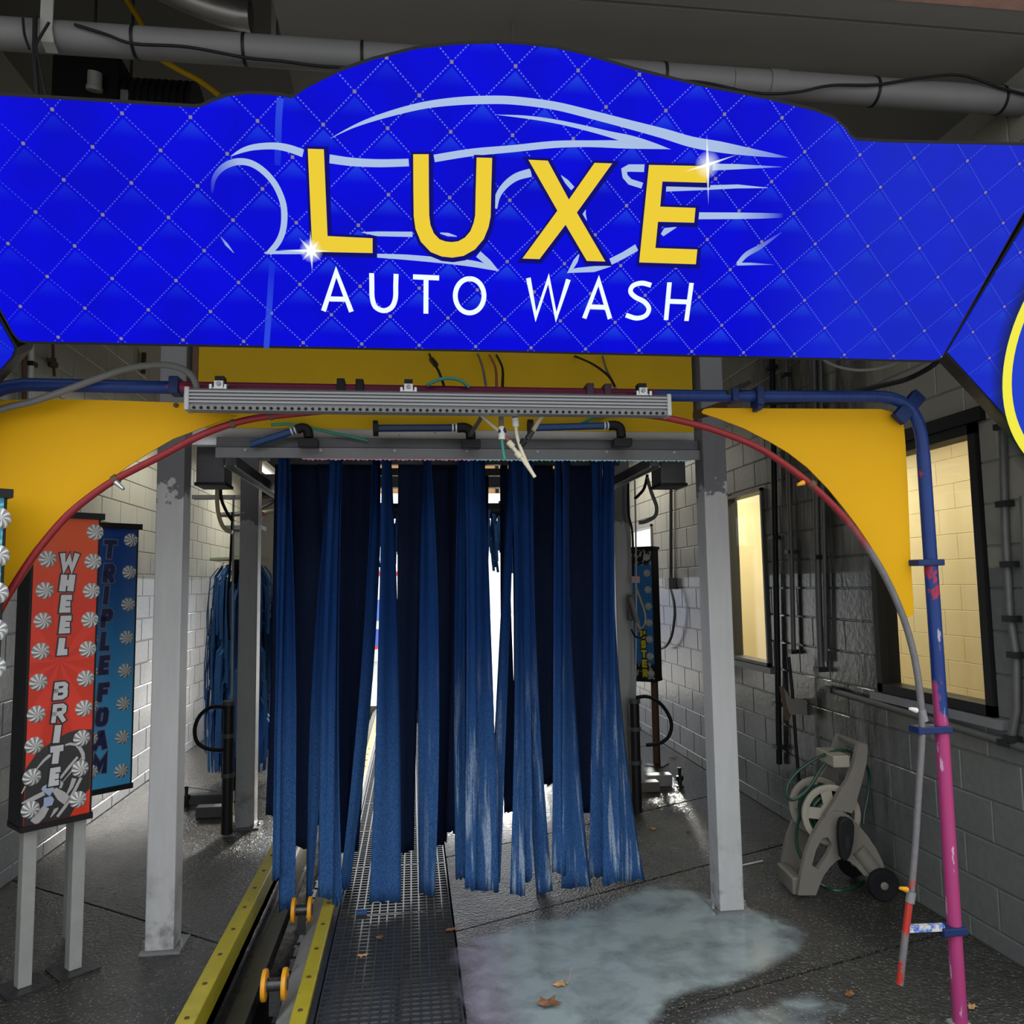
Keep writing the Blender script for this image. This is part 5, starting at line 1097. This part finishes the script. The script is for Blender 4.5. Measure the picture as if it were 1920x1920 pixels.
q = A(103, 30, YP); b = MB(); b.box2((q.x-.022, YP-.068, zc-.02), (q.x+.022, YP-.061, zc+1.0)); b.add([(q.x+s*.022, YP+y, zc+z) for y, z in ((-.061,-.02),(-.045,-.05),(-.01,-.066),(-.01,-.072),(-.05,-.056),(-.068,-.02)) for s in (-1, 1)], [(2*i, 2*i+1, 2*i+3, 2*i+2) for i in range(5)]); tag(b.build('pipe_strap', MT['dullsteel']), 'pale metal strap holding the ceiling pipe at the left', 'strap')
# black fan heater behind the sign
q0, q1 = A(92, 200, 3.9), A(225, 98, 3.9); t = thing('fan_heater', 'black fan heater with a ribbed drum above the left part of the sign', 'heater', ((q0.x+q1.x)/2, 4.1, q0.z-.1))
b = MB(); b.box2((q0.x, 3.9, q0.z-.15), (q1.x, 4.4, q1.z)); b.build('casing', MT['black'], t, bevel=.02)
b = MB(); c = A(283, 168, 3.9); n = 22
for k in range(n): b.tube([(c.x-.14+.28*k/(n-1), 3.95, c.z-.1), (c.x-.14+.28*k/(n-1), 3.95, c.z-.099)], .001, 4)
b = MB(); prof = []
for k in range(20): prof += [(.17+(.012 if k % 2 else 0), -.16+.32*k/19), (.17+(.012 if k % 2 else 0), -.16+.32*(k+.8)/19)]
b.lathe((c.x+.02, 4.05, c.z-.06), (1,0,0), prof, 24); b.build('ribbed_drum', MT['blackmetal'], t, True)
c = A(176, 150, 3.86); b = MB(); b.lathe((c.x, 3.87, c.z-.05), (.1,-.25,.97), [(.036,0),(.038,.01),(.038,.018),(.033,.02),(.033,.085)], 16); b.build('can', MT['dullsteel'], t, True)
for x_ in (q0.x+.08, q1.x-.05): b = MB(); b.tube([(x_, 4.2, q1.z-.02), (x_, 4.2, 5.0)], .008, 6); b.build('hanger_rod', MT['conduit'], t)
c = A(233, 185, 3.86); b = MB(); b.box2((c.x-.015, 3.85, c.z-.04), (c.x+.02, 3.88, c.z+.04)); b.build('tab', MT['steel'], t)
wire([(238,0),(252,22),(266,46),(290,100),(330,128),(375,152),(412,180)], 'yellow hose passing behind the ceiling pipe', 3.75, .013, 'yellowdull')
b = MB(); b.tube([A(300,-30,3.6), A(380,5,3.6), A(440,25,3.6), A(470,30,3.6)], .07, 16, 4); tag(b.build('foil_duct', MT['steel'], None, True), 'silver foil duct at the top edge above the ceiling pipe', 'duct')
q = A(517, 0, 3.5); b = MB(); b.box2((q.x-.01, 3.45, q.z-.32), (q.x+.012, 3.49, q.z+.25)); tag(b.build('edge_strip', MT['dullsteel']), 'pale vertical edge strip of the soffit above the sign', 'strip')
b = MB(); P0, P1 = A(962, 0, 3.0), A(962, 84, 3.0); b.tube([P0+Vector((0,0,.1)), P1], .006, 8); tag(b.build('hanger_rod', MT['conduit'], None, True), 'thin rod holding the top of the blue sign', 'rod')
b = MB(); b.tube([A(x, y, 3.75) for x, y in ((1640,262),(1650,235),(1690,232),(1698,215),(1690,203),(1600,198))], .014, 8, 3); tag(b.build('hose', MT['conduit'], None, True), 'grey bent tube on the ceiling right of the sign top', 'hose')
# tube lamps of the tunnel
for i, p in enumerate(TUBES):
    t = thing('tube_lamp', ('tube lamp high on the left wall before the spinning brush', 'tube lamp high on the right wall', 'farthest tube lamp on the left wall')[i], 'lamp', (p[0], p[1], p[2]), group='tunnel tube lamps')
    b = MB(); b.box2((p[0]-.08, p[1]-.7, p[2]), (p[0]+.08, p[1]+.7, p[2]+.06)); b.build('housing', MT['white'], t)
    b = MB(); b.tube([(p[0], p[1]-.66, p[2]-.025), (p[0], p[1]+.66, p[2]-.025)], .018, 10); b.build('tube', emat('lit_tube', (1,.97,.9), 3), t, True)
    b = MB(); b.tube([(p[0], p[1]-.5, p[2]+.06), (p[0], p[1]-.5, 5.0)], .006, 6); b.tube([(p[0], p[1]+.5, p[2]+.06), (p[0], p[1]+.5, 5.0)], .006, 6); b.build('hanger', MT['conduit'], t)
# ------------------------------------------------------------------ spinning brushes farther in
def side_brush(X, Y, lab, seed):
    t = thing('side_brush', lab, 'brush', (X, Y, 0), group='spinning side brushes'); rnd = random.Random(seed); b = MB()
    for k in range(420):
        a = rnd.uniform(0, 6.283); z = rnd.uniform(.6, 2.02); r0, r1 = .09, rnd.uniform(.20, .34); dz = rnd.uniform(.5, .8); w = rnd.uniform(.012, .022); dz = min(dz, z-.12)
        P = [(r0, 0), (r1*.72, -.01), (r1*.95, -.10), (r1, -dz*.55), (r1*.98, -dz)]; vs = []
        for r, d in P:
            for s in (-1, 1): vs.append((X+r*math.cos(a)-s*w*math.sin(a), Y+r*math.sin(a)+s*w*math.cos(a), z+d))
        b.add(vs, [(2*i, 2*i+1, 2*i+3, 2*i+2) for i in range(4)])
    o = b.build('brush_cloth', MT['brush'], t); o['kind'] = 'stuff'
    b = MB(); b.tube([(X, Y, .0), (X, Y, 2.02)], .09, 16); b.build('core', MT['blackmetal'], t, True)
    b = MB(); b.lathe((X, Y, 2.02), (0,0,1), [(.30,0),(.30,.02)], 24); b.build('top_plate', mat('green_plate', (.40,.44,.30), .5), t, True)
    b = MB(); b.box2((X-.10, Y-.10, 2.04), (X+.13, Y+.10, 2.30)); b.build('gearbox', MT['dullsteel'], t, bevel=.02); b = MB(); b.box2((X-.16, Y-.12, 2.30), (X+.18, Y+.12, 2.34)); b.build('mount_plate', MT['midgrey'], t)
    return t
sb = side_brush(-1.56, 7.7, 'spinning blue side brush behind the left rear post', 5)
t = thing('basket', 'pink plastic basket standing on the side brush gearbox', 'basket', (-1.49, 7.68, 2.341))
for k in range(10):
    a = 2*math.pi*k/10; b = MB(); b.bar((-1.49+.075*math.cos(a), 7.68+.075*math.sin(a), 2.345), (-1.49+.095*math.cos(a), 7.68+.095*math.sin(a), 2.47), .018, .006); b.build('slat', MT['pink'], t)
for z, r in ((2.345, .078), (2.41, .088), (2.47, .098)): b = MB(); b.tube([(-1.49+r*math.cos(2*math.pi*k/20), 7.68+r*math.sin(2*math.pi*k/20), z) for k in range(20)], .008, 6, 0, True); b.build('hoop', MT['pink'], t, True)
t = thing('hydraulic_motor', 'black hydraulic motor on a rail above the side brush', 'motor', (-1.40, 7.6, 2.62))
b = MB(); b.box2((-1.47, 7.5, 2.62), (-1.33, 7.7, 2.74)); b.build('body', MT['black'], t, bevel=.01); b = MB(); b.box2((-2.0, 7.55, 2.585), (-1.1, 7.65, 2.62)); b.build('rail', MT['darkgrey'], t); b = MB(); b.tube([(-1.25, 7.6, 2.58), (-1.38, 7.58, 2.50), (-1.55, 7.58, 2.45), (-1.75, 7.6, 2.44)], .022, 8, 4); b.build('hose', MT['greyhose'], t, True)
b = MB(); b.tube([(-1.42, 7.75, 2.46), (-1.15, 7.75, 2.50)], .03, 10); b.build('cream_hose', MT['cream'], t, True)
t = thing('top_brush', 'dark blue overhead brush seen through the curtain gaps', 'brush', (.4, 9.2, 1.9)); rnd = random.Random(9); b = MB()
for k in range(320):
    x = rnd.uniform(-.75, 1.45); y = 9.2+rnd.uniform(-.2, .2); z = rnd.uniform(2.3, 2.74); dz = rnd.uniform(.3, .45); w = .015; tw = rnd.uniform(-.05, .05)
    vs = [(x-w, y, z), (x+w, y, z), (x-w+tw*.5, y-.05, z-dz*.5), (x+w+tw*.5, y-.05, z-dz*.5), (x-w+tw, y-.06, z-dz), (x+w+tw, y-.06, z-dz)]; b.add(vs, [(0,1,3,2),(2,3,5,4)])
o = b.build('brush_cloth', MT['brush'], t); o['kind'] = 'stuff'
b = MB(); b.tube([(-1.0, 9.2, 2.62), (1.7, 9.2, 2.62)], .09, 14); b.build('roller', MT['blackmetal'], t, True); b = MB(); b.box2((-1.3, 9.1, 0), (-1.18, 9.22, 2.9)); b.build('stand', MT['darkgrey'], t); b = MB(); b.box2((1.75, 9.1, 0), (1.87, 9.22, 2.9)); b.build('stand', MT['darkgrey'], t)
